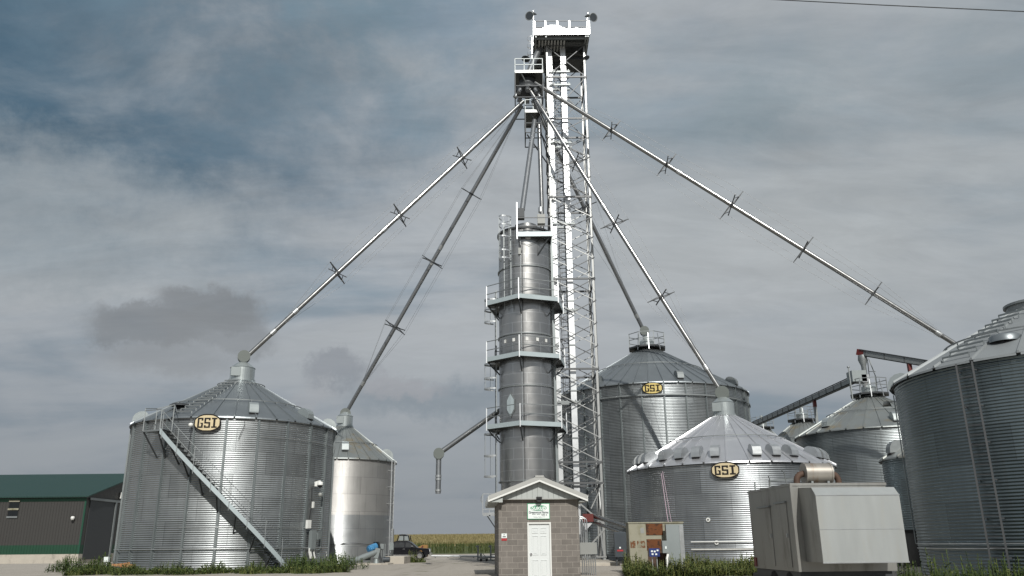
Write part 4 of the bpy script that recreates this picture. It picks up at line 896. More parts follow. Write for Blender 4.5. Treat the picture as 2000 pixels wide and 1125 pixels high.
# ------------------------------------------------------------------ dryer access stand left of the hut
xl_, xr_ = Xat(943, 1000, 45), Xat(972, 1000, 45); zs1 = Zat(950, 1006, 45)
dsd = thing('access_stand', 'small railed steel stand projecting from behind the block hut', 'platform', ((xl_ + xr_) / 2, 45.5, 0)); oo = dsd.location.copy()
b = MB(); b.box(xl_, xr_ + .3, 45, 46.2, zs1, zs1 + .05).box(xl_, xr_ + .3, 44.97, 45, zs1 - .05, zs1 + .12); b.build('deck', 'galv', dsd, oo)
b = MB()
for x in (xl_, xl_ + .35, xr_): b.bar((x, 45, zs1), (x, 45, zs1 + 1.1), .045)
b.bar((xl_, 45, zs1 + 1.1), (xr_, 45, zs1 + 1.1), .045).bar((xl_, 45, zs1 + .3), (xr_, 45, zs1 + .3), .03)
for i in range(9): x = xl_ + .4 + i * (xr_ - xl_ - .4) / 8; b.bar((x, 46.1, zs1 + .1), (x, 46.1, zs1 + .7), .025)
b.path([(xl_, 45, zs1 + .6), (xl_ - .12, 45, zs1 + .8), (xl_, 45, zs1 + 1.1)], .025, 6); b.build('railing', 'galv', dsd, oo)
MB().bar((xl_ + .35, 45, zs1), (xr_ + .35, 45, zs1 - 1.1), .06).bar((xl_ + .2, 46, zs1), (xr_ + .3, 46, zs1 - 1.3), .06).build('brace', 'galvdull', dsd, oo)
# ------------------------------------------------------------------ block hut
HY = 31.5; hx0, hx1 = Xat(974, 1064, HY), Xat(1133, 1064, HY); hw = hx1 - hx0; hb = .1
zw_ = Zat(1050, 974, HY)
hut = thing('control_hut', 'small grey block hut with white six-panel door and low gable roof', 'hut', (hx0, HY, hb), R_(3.2)); hd_ = 4.6; hh = zw_ - hb
# door opening left in the front wall
dx0 = Xat(1030.5, 1060, HY) - hx0; dx1 = Xat(1077, 1060, HY) - hx0; dz1 = Zat(1053, 1020, HY) - hb
b = MB(); b.box(0, dx0, 0, .2, 0, hh).box(dx1, hw, 0, .2, 0, hh).box(dx0, dx1, 0, .2, dz1, hh).box(0, .2, .2, hd_, 0, hh).box(hw - .2, hw, .2, hd_, 0, hh).box(.2, hw - .2, hd_ - .2, hd_, 0, hh); b.build('wall', 'block', hut)
b = MB(); k = .055; b.box(dx0, dx0 + k, -.03, .12, 0, dz1).box(dx1 - k, dx1, -.03, .12, 0, dz1).box(dx0 + k, dx1 - k, -.03, .12, dz1 - k, dz1); b.build('door_frame', 'white', hut)
a, c_ = dx0 + k + .006, dx1 - k - .006; top = dz1 - k - .006
b = MB(); b.box(a, c_, .03, .075, .01, top)
W_ = c_ - a; s1 = W_ * .14; mid = W_ * .1; pw = (W_ - 2 * s1 - mid) / 2
rows = [(top - .33, top - .13), (top - 1.10, top - .42), (top - 1.87, top - 1.28)]
for r_, (p0, p1) in enumerate(rows):
    for x in (a + s1, a + s1 + pw + mid):
        for (e0_, e1_, t0, t1, y_) in ((x, x + pw, p1 - .02, p1, .014), (x, x + pw, p0, p0 + .02, .014), (x, x + .018, p0 + .02, p1 - .02, .014), (x + pw - .018, x + pw, p0 + .02, p1 - .02, .014)): b.box(e0_, e1_, y_, .03, t0, t1)
        b.box(x + .05, x + pw - .05, .02, .03, p0 + .05, p1 - .05)
dr_ = b.build('door', 'door', hut, label='white six-panel door'); MB().tube((a + .07, .03, top - 1.06), (a + .07, -.05, top - 1.06), .032, n=14).tube((a + .07, .0, top - 1.06), (a + .07, .03, top - 1.06), .04, n=14).build('door_knob', 'chrome', dr_)
zpk = Zat(1051, 929, HY - .35) - hb; zev = Zat(1146, 967, HY - .35) - hb; ex0 = Xat(953, 970, HY - .35) - hx0; ex1 = Xat(1147, 967, HY - .35) - hx0; xm = hw / 2 + .02
b = MB(); y0, y1 = -.38, hd_ + .3; th = .17
def slope_sheet(bm, xe, y0, y1, t0, t1):
    dz_ = zpk - zev; bm.hexa([(xe, y0, zev - t1), (xm, y0, zpk - t1), (xm, y1, zpk - t1), (xe, y1, zev - t1), (xe, y0, zev - t0), (xm, y0, zpk - t0), (xm, y1, zpk - t0), (xe, y1, zev - t0)])
for xe in (ex0, ex1): slope_sheet(b, xe, y0, y1, 0, .05)
rf = b.build('roof', 'soffit', hut); b = MB()
for xe in (ex0, ex1): slope_sheet(b, xe, y0 - .02, y0, -.01, .14)
b.build('rake_trim', 'soffit', rf); b = MB()
for xe in (ex0, ex1): slope_sheet(b, xe, y0 - .03, y0 + .02, .145, .215)
for xe, s_ in ((ex0, -1), (ex1, 1)): b.box(min(xe, xe + s_ * .02), max(xe, xe + s_ * .02), y0, y1, zev - .2, zev - .02)
b.build('fascia', 'white', rf)
b = MB(); b.box(ex0 + .01, -.001, y0 + .03, y1, zev - .22, zev - .2).box(hw + .001, ex1 - .01, y0 + .03, y1, zev - .22, zev - .2); b.build('soffit', 'gable', rf)
MB().box(xm - .16, xm + .16, y0 - .03, y1, zpk - .06, zpk + .012).build('ridge_cap', 'soffit', rf)
b = MB(); zz0 = hh + .005; sl_ = (zpk - zev) / (xm - ex0); n = 16
gx0, gx1 = ex0 + .25, ex1 - .25
for i in range(n):
    x0, x1 = gx0 + (gx1 - gx0) * i / n, gx0 + (gx1 - gx0) * (i + 1) / n; zt0 = min(zev + (x0 - ex0) * sl_, zpk - (x0 - xm) * (zpk - zev) / (ex1 - xm)) - .2; zt1 = min(zev + (x1 - ex0) * sl_, zpk - (x1 - xm) * (zpk - zev) / (ex1 - xm)) - .2
    b.prism([(x0 + .006, zz0), (x1 - .006, zz0), (x1 - .006, max(zz0 + .01, zt1)), (x0 + .006, max(zz0 + .01, zt0))], lambda u, v: Vector((u, -.16, v)), lambda u, v: Vector((u, -.13, v)))
b.prism([(gx0, zz0), (gx1, zz0), (xm, zpk - .17)], lambda u, v: Vector((u, -.128, v)), lambda u, v: Vector((u, .1, v))); b.build('gable_siding', 'gable', hut)
MB().box(-.02, hw + .02, -.17, 0, hh - .03, hh + .004).build('gable_trim', 'soffit', hut)
b = MB(); b.box(ex0 + .1, gx0 + .28, -.33, .0, zev - .23, hh + .02); b.build('corner_box', 'gable', rf)
lw0 = Xat(1047, 975, HY) - hx0; lw1 = Xat(1058, 975, HY) - hx0; lz0, lz1 = Zat(1052, 982, HY) - hb + .03, Zat(1052, 971, HY) - hb + .03
lm = MB().box(lw0, lw1, -.22, -.002, lz0 + .04, lz1 - .02).box(lw0 + .03, lw1 - .03, -.26, -.1, lz0, lz0 + .04).build('wall_light', 'black', hut); MB().box(lw0 + .03, lw1 - .03, -.235, -.22, lz0 + .08, lz1 - .09).build('lens', 'glass', lm)
# sign over the door
sx0, sx1 = Xat(1030, 1000, HY) - hx0, Xat(1074, 1000, HY) - hx0; sz0, sz1 = Zat(1052, 1014, HY) - hb, Zat(1052, 983, HY) - hb; sw, shh = sx1 - sx0, sz1 - sz0; scx = (sx0 + sx1) / 2
sg = MB().box(sx0, sx1, -.025, -.002, sz0, sz1).build('company_sign', 'greensign', hut, label='white and green company sign over the door'); MB().box(sx0 + .02, sx1 - .02, -.03, -.0255, sz0 + .02, sz1 - .02).build('sign_face', 'signwhite', sg)
ocz = sz1 - shh * .29
def oval(w_, h_, y0, y1, mat):
    b = MB(); N = 36; b.prism([(scx + w_ / 2 * cos(2 * pi * i / N), ocz + h_ / 2 * sin(2 * pi * i / N)) for i in range(N)], lambda u, v: Vector((u, y0, v)), lambda u, v: Vector((u, y1, v))); b.build('emblem', mat, sg)
oval(.62, .215, -.0335, -.031, 'greensign'); oval(.585, .185, -.0365, -.034, 'signwhite'); oval(.56, .165, -.0395, -.037, 'greensign')
front = lambda x, z, y: Matrix.Translation((x, y, z)) @ Matrix.Rotation(pi / 2, 4, 'X')
text('Sukup', .235, 'signwhite', sg, 'lettering', front(scx, ocz + .005, -.042), .0015, .006, .95)
text('Greenwood Farms', .118, 'ink', sg, 'lettering', front(scx, sz1 - shh * .575, -.033), .0015, .003, .82)
b = MB()
for (x0, x1, f) in ((-.28, .32, .715), (.08, .34, .775), (-.24, .26, .86), (-.2, .2, .91)):
    n = int((x1 - x0) / .035)
    for i in range(n):
        if (i * 7) % 5: b.box(scx + x0 + i * .035, scx + x0 + i * .035 + .026, -.0325, -.031, sz1 - shh * f, sz1 - shh * f + (.022 if f < .8 else .008))
b.build('small_print', 'ink', sg)
nx0, nx1 = Xat(979.5, 1045, HY) - hx0, Xat(990, 1045, HY) - hx0; nz0, nz1, nz2 = Zat(985, 1056, HY) - hb, Zat(985, 1051, HY) - hb, Zat(985, 1042, HY) - hb
nt = MB().box(nx0, nx1, -.012, -.001, nz1, nz2).build('notice', 'signwhite', hut, label='small white notice above a red one'); MB().box(nx0 + .04, nx1 - .04, -.014, -.0125, nz1 + .03, nz1 + .065).box(nx0 + .07, nx1 - .07, -.014, -.0125, nz2 - .06, nz2 - .035).build('lettering', 'ink', nt)
MB().box(nx0, nx1, -.012, -.001, nz0, nz1 - .008).build('notice', 'redsign', hut, label='small red notice under the white one')
# electrical stand right of the hut
ex, ey = Xat(1134, 1070, 33.2), 33.2; ebw = Xat(1165, 1070, 33.2) - ex; ez0, ez1 = Zat(1150, 1082, 33.2), Zat(1150, 1060, 33.2)
es = thing('electrical_box', 'plain grey electrical box with rows of conduits right of the block hut', 'electrical box', (ex, ey, .3)); eo_ = es.location.copy()
b = MB(); b.box(ex, ex + ebw, ey, ey + .22, ez0, ez1).box(ex - .02, ex + ebw + .02, ey - .012, ey - .0, ez0 - .01, ez1 + .01); b.build('cabinet', 'boxgrey', es, eo_)
for i in range(7): x = ex + .06 + i * (ebw - .12) / 6; MB().tube((x, ey + .1, .3), (x, ey + .1, ez0), .022, n=8).build('conduit', 'galv', es, eo_)
for i, (x, zt2) in enumerate(((.05, 1015), (.12, 1012), (.2, 1009), (.28, 1012))):
    z = Zat(1140, zt2, ey); MB().path([(ex + x, ey + .1, ez1), (ex + x, ey + .1, z - .1), (ex + x - .03, ey + .1, z - .03), (ex + x - .1, ey + .1, z), (ex - .25, ey + .1, z)], .024, 8).build('conduit', 'galv', es, eo_)
# ------------------------------------------------------------------ concrete pads
def pad(label, x0, x1, y0, y1, z0, z1):
    b = MB(); e = .03; b.hexa([(x0, y0, z0), (x1, y0, z0), (x1, y1, z0), (x0, y1, z0), (x0, y0, z1 - e), (x1, y0, z1 - e), (x1, y1, z1 - e), (x0, y1, z1 - e)])
    b.hexa([(x0, y0, z1 - e), (x1, y0, z1 - e), (x1, y1, z1 - e), (x0, y1, z1 - e), (x0 + e, y0 + e, z1), (x1 - e, y0 + e, z1), (x1 - e, y1 - e, z1), (x0 + e, y1 - e, z1)])
    o = b.build('concrete_pad', 'concrete'); tag(o, label, 'concrete pad', 'raised concrete pads')
ox = Xat(1211, 1100, 45)
pad('broad concrete pad carrying the lattice tower and the dryer', Xat(975, 1100, 45), ox, 45.0, 56.0, .1, .58)
pad('low concrete pad under the auger motor', Xat(690, 1108, 52), Xat(760, 1108, 52), 51.5, 54.5, .2, .5)
pad('pale concrete block beside the foot of the ladder and the pickup', Xat(751, 1100, 54), Xat(790, 1100, 54), 53.8, 57, .2, .86)
# red conveyor end at the foot of the tower
cx0 = at(1150, 1012, 50.5)
cv = thing('unload_auger', 'twin steel unload tubes with a red gearbox behind the right tower leg', 'auger', (cx0.x, cx0.y, .6)); co = cv.location.copy()
e1 = at(1235, 1035, 46.5)
MB().box(cx0.x - .38, cx0.x + .25, 50.2, 50.8, cx0.z - .22, cx0.z + .24).build('gearbox', 'red', cv, co)
MB().tube(cx0 + Vector((.3, 0, .12)), e1 + Vector((0, 0, .1)), .13, n=14).build('tube', 'pipe', cv, co); MB().tube(cx0 + Vector((.3, 0, -.25)), e1 + Vector((0, 0, -.32)), .10, n=14).build('tube', 'pipe', cv, co)
MB().add([(cx0.x - .4, 50.3, cx0.z - .28), (cx0.x + .2, 50.3, cx0.z - .28), (cx0.x - .2, 50.3, cx0.z - .7), (cx0.x - .4, 50.7, cx0.z - .28), (cx0.x + .2, 50.7, cx0.z - .28), (cx0.x - .2, 50.7, cx0.z - .7)], [(0, 1, 2), (5, 4, 3), (0, 3, 4, 1), (1, 4, 5, 2), (2, 5, 3, 0)]).build('chute', 'leg', cv, co)
MB().bar((cx0.x - .2, 50.5, .6), (cx0.x - .2, 50.5, cx0.z - .3), .1).build('support_leg', 'galvdull', cv, co)
# dark control cabinet
kx0, kx1 = Xat(1200, 1060, 44), Xat(1224, 1060, 44); kz0, kz1 = Zat(1212, 1088, 44), Zat(1212, 1039, 44)
kc = thing('control_cabinet', 'dark rounded control cabinet with small warning label on the tall bin', 'cabinet', ((kx0 + kx1) / 2, 44.2, kz0)); ko = kc.location.copy()
e = .06; b = MB(); b.hexa([(kx0 + .03, 44, kz0), (kx1 - .03, 44, kz0), (kx1 - .03, 44.4, kz0), (kx0 + .03, 44.4, kz0), (kx0, 44, kz1 - e), (kx1, 44, kz1 - e), (kx1, 44.4, kz1 - e), (kx0, 44.4, kz1 - e)])
b.hexa([(kx0, 44, kz1 - e), (kx1, 44, kz1 - e), (kx1, 44.4, kz1 - e), (kx0, 44.4, kz1 - e), (kx0 + .05, 44.05, kz1), (kx1 - .05, 44.05, kz1), (kx1 - .05, 44.35, kz1), (kx0 + .05, 44.35, kz1)]); b.build('housing', 'greytank', kc, ko)
MB().box(kx0 + .12, kx1 - .2, 43.985, 43.999, kz0 + .28, kz0 + .36).build('warning_label', 'redsign', kc, ko); MB().box(kx0 + .24, kx0 + .32, 43.985, 43.999, kz0 + .42, kz0 + .5).build('warning_label', 'signwhite', kc, ko)
for x in (kx0 + .1, kx1 - .1): MB().bar((x, 44.2, .3), (x, 44.2, kz0), .07).build('leg', 'dark', kc, ko)
# ------------------------------------------------------------------ rusty cabinets
RY = 34.0
X_ = lambda px, Y=RY: Xat(px, 1060, Y); Z_ = lambda py, px=1280, Y=RY: Zat(px, py, Y)
rc = thing('rusty_cabinet', 'old olive cabinet with rusted panels in front of the low bin', 'cabinet', (X_(1228), RY, .35)); ro = rc.location.copy()
xa, xm_, xb, zt = X_(1229), X_(1263), X_(1336), Z_(1022)
MB().box(xa, xb, RY, RY + .8, .3, zt).build('carcass', 'oldcab', rc, ro); MB().box(xa - .02, xb + .03, RY - .03, RY + .85, zt + .002, zt + .05).build('top', 'oldcab', rc, ro)
pn = MB().box(xm_, X_(1296), RY - .02, RY - .001, Z_(1045), Z_(1023)).build('rusted_panel', 'rust', rc, ro, label='deep rust brown upper panel')
MB().box(xm_, X_(1292), RY - .02, RY - .001, Z_(1075), Z_(1053)).build('rusted_panel', 'rust', rc, ro, label='rust red lower panel')
MB().box(xa + .02, xm_ - .03, RY - .015, RY - .001, .4, zt - .02).build('side_door', 'oldcab', rc, ro); MB().box(X_(1252), X_(1259), RY - .02, RY - .0155, Z_(1041), Z_(1031)).build('vent_hole', 'boxgrey', rc, ro)
for (p0, p1) in ((1231, 1241), (1244, 1260)): MB().box(X_(p0), X_(p1), RY - .02, RY - .0155, Z_(1070), Z_(1056)).build('rust_patch', 'rust2', rc, ro)
MB().box(xm_ + .02, X_(1300), RY - .012, RY - .001, .35, Z_(1076)).build('lower_opening', 'rustpipe', rc, ro)
gx0, gx1 = X_(1302, 33.5), X_(1336, 33.5)
gp = thing('cabinet_door', 'tall flat grey sheet metal door standing at the right of the rusty cabinet', 'cabinet door', (gx0, 33.5, .35)); go = gp.location.copy()
MB().box(gx0, gx1, 33.45, 33.7, .35, Zat(1320, 1024, 33.5)).build('sheet', 'insul', gp, go); MB().box(gx1 - .17, gx1 - .002, 33.435, 33.449, .35, Zat(1320, 1026, 33.5)).build('edge_strip', 'galv', gp, go)
sb = thing('switch_box', 'small grey switch box with white label beside the grey sheet metal door', 'switch box', (X_(1294, 33.3), 33.3, Zat(1300, 1080, 33.3))); so_ = sb.location.copy()
MB().box(X_(1293, 33.2), X_(1305, 33.2), 33.15, 33.4, Zat(1300, 1080, 33.2), Zat(1300, 1056, 33.2)).build('housing', 'insul', sb, so_); MB().box(X_(1298, 33.2), X_(1301, 33.2), 33.14, 33.149, Zat(1300, 1072, 33.2), Zat(1300, 1067, 33.2)).build('label', 'signwhite', sb, so_)
MB().path([(X_(1302, 33.2), 33.3, Zat(1302, 1080, 33.2)), (X_(1303, 33.2), 33.2, Zat(1302, 1084, 33.2)), (X_(1300, 33.2), 33.1, Zat(1302, 1090, 33.2)), (X_(1299, 33.2), 33.1, .4)], .05, 8).build('conduit', 'white', sb, so_)
bb = thing('blue_meter', 'blue box with four pale dials on two thin posts before the rusty cabinet', 'meter box', (X_(1276, 33), 33, .35)); bo = bb.location.copy()
x0, x1 = X_(1267, 33), X_(1287, 33); z0, z1 = Zat(1277, 1087, 33), Zat(1277, 1071, 33)
MB().box(x0, x1, 32.95, 33.25, z0, z1).build('housing', 'navy', bb, bo)
for (u, v) in ((.25, .65), (.52, .62), (.8, .75), (.3, .3), (.65, .28)): MB().box(x0 + (x1 - x0) * (u - .1), x0 + (x1 - x0) * (u + .08), 32.935, 32.949, z0 + (z1 - z0) * (v - .1), z0 + (z1 - z0) * (v + .1)).build('dial', 'signwhite', bb, bo)
for x in (x0 + .12, x1 - .1): MB().bar((x, 33.1, .3), (x, 33.1, z0), .035).build('post', 'galv', bb, bo)
# ------------------------------------------------------------------ generator trailer
GY = 22.0; gcx = Xat(1556, 1060, GY)
gt = thing('generator_trailer', 'silver box-bodied generator trailer with a big hood facing the camera', 'generator trailer', (gcx, GY, 0), R_(2.0))
zb_, zt_g = Zat(1558, 1117, GY), Zat(1553, 949, GY); wd = 2.55; ln = 3.6
b = MB(); b.hexa([(0, 0, zb_), (wd, 0, zb_), (wd, ln, zb_), (0, ln, zb_), (0, 0, zt_g), (wd, 0, zt_g), (wd, ln, zt_g), (0, ln, zt_g)]); b.build('body', 'alum', gt)
b = MB(); b.box(-.02, wd + .02, -.02, ln + .02, zt_g + .002, zt_g + .07).box(-.03, .04, -.03, .04, zb_, zt_g); b.build('roof_edge', 'alum', gt, label='riveted roof edge')
for (y0, y1, z1_) in ((.45, 1.25, zt_g - .42), (1.75, 2.7, zt_g - .48)):
    d_ = MB().box(-.018, -.001, y0, y1, zb_ + .1, z1_).build('side_door', 'alum', gt); MB().box(-.07, -.018, y0 - .05, y1 + .05, z1_ + .01, z1_ + .05).build('drip_rail', 'galvdull', d_); MB().box(-.05, -.019, y0 + .06, y0 + .12, zb_ + .85, zb_ + .95).build('latch', 'galv', d_)
# intake hood
hy = 20.9 - GY; hx0_, hx1_ = .2, 2.33
def hz(py): return Zat(1605, py, 20.9)
pr = [(hy, hz(1099)), (hy, hz(967)), (hy + .22, hz(951)), (.0, hz(947)), (.0, hz(1099))]
b = MB(); b.prism(pr, lambda y, z: Vector((hx0_, y, z)), lambda y, z: Vector((hx1_, y, z))); hdd = b.build('intake_hood', 'alumlt', gt, label='large pale box hood with sloping top')
b = MB(); b.prism([(y + (.0 if y > hy + .1 else .015), z) for y, z in pr], lambda y, z: Vector((hx0_ - .006, y, z)), lambda y, z: Vector((hx0_ - .001, y, z))); b.build('hood_side_shade', 'alum', hdd)  # darker sheet puts the shade on the hood's side into the colour
MB().box(hx0_ + .01, hx1_ - .01, hy - .006, hy - .001, hz(1034) - .006, hz(1034) + .006).box(hx0_ - .01, hx1_ + .01, hy - .012, hy, hz(1099) - .02, hz(1099) + .01).box(hx0_ - .01, hx1_ + .01, hy - .01, hy, hz(967) - .012, hz(967) + .006).build('seam', 'galv', hdd)
b = MB()
for i in range(24): b.box(hx0_ - .012, hx0_ - .006, hy + .04, hy + .06, hz(1095) + i * .07, hz(1095) + i * .07 + .02)
b.build('rivets', 'galvdull', hdd)
# silencer
sy = GY + 1.0; sx0, sx1 = Xat(1573, 920, sy) - gcx, Xat(1623, 920, sy) - gcx; szc = Zat(1600, 924, sy); sr = .275
b = MB(); b.tube((sx0, 1.0, szc), (sx1, 1.0, szc), sr, n=32).tube((sx0 - .02, 1.0, szc), (sx0 + .02, 1.0, szc), sr + .015, n=32).tube((sx1 - .02, 1.0, szc), (sx1 + .02, 1.0, szc), sr + .015, n=32); sil = b.build('silencer', 'rustsil', gt, label='rust streaked cylindrical exhaust silencer')
for s_, xs_ in ((-1, sx0), (1, sx1)): MB().path([(xs_, 1.0, szc)] + [(xs_ + s_ * (.05 + .18 * sin(t)), 1.0, szc - .02 - .2 * (1 - cos(t))) for t in [i * pi / 12 for i in range(7)]] + [(xs_ + s_ * .23, 1.0, zt_g)], .085, 12).build('exhaust_pipe', 'rustpipe', sil)
MB().box(sx0 + .1, sx0 + .16, .8, 1.2, zt_g + .07, szc - sr + .05).box(sx1 - .16, sx1 - .1, .8, 1.2, zt_g + .07, szc - sr + .05).build('saddle', 'galvdull', sil)
b = MB(); b.box(.25, 1.1, 2.2, 3.3, zt_g + .07, zt_g + .11).bar((.15, 2.0, zt_g + .07), (.15, 2.0, zt_g + .3), .05).bar((.15, 2.0, zt_g + .28), (1.0, 1.6, zt_g + .3), .06).bar((.1, 3.2, zt_g + .05), (.1, 3.2, zt_g + .32), .04).path([(.05, 1.8, zt_g + .1), (.05, 1.7, zt_g + .3), (-.02, 1.6, zt_g + .4)], .015, 5).path([(.35, 1.2, zt_g + .1), (.3, 1.2, zt_g + .45), (.2, 1.1, zt_g + .5)], .015, 5); b.build('roof_fittings', 'galvdull', gt)
b = MB(); b.box(.05, wd - .1, .1, ln, zb_ - .18, zb_ - .01).box(.3, .42, -.6, ln + 1.2, zb_ - .32, zb_ - .18).box(wd - .55, wd - .43, -.6, ln + 1.2, zb_ - .32, zb_ - .18); b.build('chassis', 'dark', gt)
for x in (.05, wd - .3):
    for y in (.9, 2.1):
        wh = MB().lathe([(.2, -.12), (.38, -.12), (.42, -.06), (.42, .06), (.38, .12), (.2, .12)], 28); wh.v = [(x + .12 + z, y + a_, .42 + b_) for (a_, b_, z) in wh.v]; o = wh.build('wheel', 'tyre', gt)
        hb_ = MB().tube((x + .02, y, .42), (x + .22, y, .42), .2, n=16); hb_.build('hub', 'boxgrey', o)
MB().box(-.03, .0, ln - .25, ln - .05, zb_ + .05, zb_ + .3).build('tail_lamp', 'red', gt)
# ------------------------------------------------------------------ conveyors on the right
def conveyor(label, p0, p1, w_, h_, red0=False, supports=()):
    p0, p1 = Vector(p0), Vector(p1); o = thing('conveyor', label, 'conveyor', p0); off = p0; d = (p1 - p0).normalized()
    MB().bar(p0, p1, w_, h_).build('trough', 'galvdull', o, off)
    b = MB(); u = Vector((0, 0, h_ * .62)); L = (p1 - p0).length; side = d.cross(Vector((0, 0, 1))).normalized()
    b.bar(p0 + side * (w_ / 2 + .05) + u, p1 + side * (w_ / 2 + .05) + u, .06).bar(p0 - side * (w_ / 2 + .05) + u, p1 - side * (w_ / 2 + .05) + u, .06).bar(p0 - u, p1 - u, w_ * .7, .06)
    for i in range(int(L / 1.5)): q = p0 + d * (i * 1.5 + .4); b.bar(q - u + side * w_ / 2, q + u + side * w_ / 2, .05); b.bar(q - u - side * w_ / 2, q + u - side * w_ / 2, .05)
    b.build('truss', 'dark', o, off)
    if red0: MB().bar(p0 - d * .3, p0 + d * .25, w_ * 1.1, h_ * 1.25).build('head_box', 'red', o, off)
    for (f, zb2) in supports:
        q = p0 + (p1 - p0) * f; s_ = MB().bar(q - u, Vector((q.x, q.y, zb2)), .22).build('support', 'galvdull', o, off); MB().bar(q - u * .9, q - u - Vector((0, 0, .55)), .25).build('support_collar', 'red', s_, off)
    return o
CY = q6[1]
topc = at(1668, 742, CY); botc = at(1462, 834, CY + 27)
cvr = conveyor('long conveyor rising to the peak of the stained-roof bin', topc, botc, .42, .34, False, ((.30, Zat(1620, 805, CY + 8) - 1), (.90, 6.0)))
MB().box(topc.x - .3, topc.x + .75, topc.y - .5, topc.y + .5, topc.z - .2, topc.z + .62).build('drive_housing', 'insul', cvr, topc)
hc0 = at(1683, 689, CY); hc1 = at(1900, 725, CY - 6)
cv2 = conveyor('short high conveyor with red end box leaving over the nearest bin', hc0, hc1, .4, .36, True, ((.45, Zat(1790, 730, CY - 3)),))
MB().lathe([(.3, -.2), (.34, -.55), (.18, -1.0), (.18, -2.4)], 16).build('outlet', 'galvdull', cv2)
mt = MB(); pm = at(1657, 718, CY - 1.5); mt.bar((pm.x, pm.y, Zat(1657, 782, CY - 1.5)), pm, .07); mt.lathe([(0, .1), (.1, .08), (.1, 0)], 10, c=pm); o = mt.build('mast', 'galvdull'); tag(o, 'thin upright mast on the peak of the stained-roof bin', 'mast')
ap = at(1694, 700, CY + .3); q = at(1690, 770, CY)
af = thing('lifting_frame', 'slim pale A-frame beside the conveyor outlet on the stained-roof peak', 'frame', q); b = MB(); b.bar((ap.x, ap.y, ap.z), (ap.x - .1, ap.y, q.z), .05).bar((ap.x + .1, ap.y, ap.z), (at(1714, 735, CY).x, ap.y, Zat(1714, 735, CY)), .05).bar((at(1714, 735, CY).x, ap.y, Zat(1714, 735, CY)), (at(1718, 772, CY).x, ap.y, q.z), .05).bar((ap.x, ap.y, ap.z - 1.0), (ap.x + .5, ap.y, ap.z - 1.0), .04); b.build('frame', 'galvdull', af, q)
gb = at(1688, 738, CY - .2); MB().box(gb.x - .3, gb.x + .25, gb.y - .3, gb.y + .3, gb.z - .35, gb.z + .2).lathe([(.25, -.35), (.12, -.9), (.12, -1.6)], 12, c=gb).build('transfer_box', 'galv', af, q)
# ------------------------------------------------------------------ shed
SY = 88.0; sxr = Xat(161, 1030, SY); sxl = sxr - 42; wS = 23.0; sg0 = Zat(148, 1099, SY)
zeS = Zat(168, 969, SY); zrS = Zat(240, 927, SY + wS / 2); zg = sg0
sh = thing('machine_shed', 'long grey-brown farm shed with green roof behind the left bin', 'shed', (sxr, SY, zg)); S_off = sh.location.copy()
hS = zeS - zg; fz = .85
M['shedwall'] = ribbed('grey brown ribbed cladding', (.046, .045, .043), 'xy', .3, col2=(.006, .055, .028), zc=Zat(150, 1064, SY) - zg)
b = MB(); b.box(sxl, sxr, SY, SY + .15, zg + fz, zeS).box(sxl, sxl + .15, SY + .15, SY + wS, zg + fz, zeS).box(sxl, sxr, SY + wS - .15, SY + wS, zg + fz, zeS)
# gable wall facing right, with a tall door bay
b.prism([(SY + .15, zg + fz), (SY + .15, zeS), (SY + wS / 2, zrS - .05), (SY + wS - .15, zeS), (SY + wS - .15, zg + fz)], lambda y, z: Vector((sxr - .15, y, z)), lambda y, z: Vector((sxr, y, z)))
b.build('wall', 'shedwall', sh, S_off)
MB().box(sxl, sxr, SY - .03, SY + wS, zg - .3, zg + fz).build('foundation', 'concrete', sh, S_off)
b = MB(); ov = .5; k = (zrS - zeS) / (wS / 2)
for s_ in (0, 1):
    ya, yb = (SY - ov, SY + wS / 2) if s_ == 0 else (SY + wS + ov, SY + wS / 2)
    b.hexa([(sxl - .4, ya, zeS - ov * k), (sxr + .4, ya, zeS - ov * k), (sxr + .4, yb, zrS), (sxl - .4, yb, zrS), (sxl - .4, ya, zeS - ov * k + .12), (sxr + .4, ya, zeS - ov * k + .12), (sxr + .4, yb, zrS + .12), (sxl - .4, yb, zrS + .12)])
b.build('roof', 'shedroof', sh, S_off)
b = MB().box(sxr - .12, sxr + .03, SY - .04, SY + .1, zg + fz, zeS - .3).box(sxl, sxr, SY - .06, SY - .02, zeS - .5, zeS - .2); b.build('corner_trim', 'shedtrim', sh, S_off)
zh = Zat(168, 976, SY); dd_ = MB().box(sxr + .01, sxr + .08, SY + .8, SY + 6.5, zg + .3, zh).build('sliding_door', 'dark', sh, S_off); MB().box(sxr + .1, sxr + .2, SY + 6.3, SY + 6.6, zg + .3, zh).box(sxr + .1, sxr + .2, SY + .5, SY + 18, zh, zh + .25).build('door_track', 'galvdull', dd_, S_off)
wx0, wx1 = Xat(18, 990, SY), Xat(37, 990, SY)
wn_ = MB().box(wx0, wx1, SY - .05, SY - .001, Zat(28, 1010, SY), Zat(28, 978, SY)).build('window', 'glass', sh, S_off)
for py in (978.5, 994.5, 1010): MB().box(wx0 - .05, wx1 + .05, SY - .12, SY - .051, Zat(28, py, SY) - .09, Zat(28, py, SY) + .09).build('window_rail', 'oldcab' if py < 1000 else 'galvdull', wn_, S_off)
c0 = at(142, 1011, SY - .3); MB().lathe([(0, .15), (.16, .12), (.2, -.05), (.12, -.25), (0, -.25)], 16, c=c0).build('wall_lamp', 'white', sh, S_off)
c0 = Vector((sxr + .2, SY + 7.5, Zat(206, 968, SY + 7.5))); MB().box(c0.x - .1, c0.x + .15, c0.y - .3, c0.y + .3, c0.z - .35, c0.z + .35).build('wall_lamp', 'white', sh, S_off)
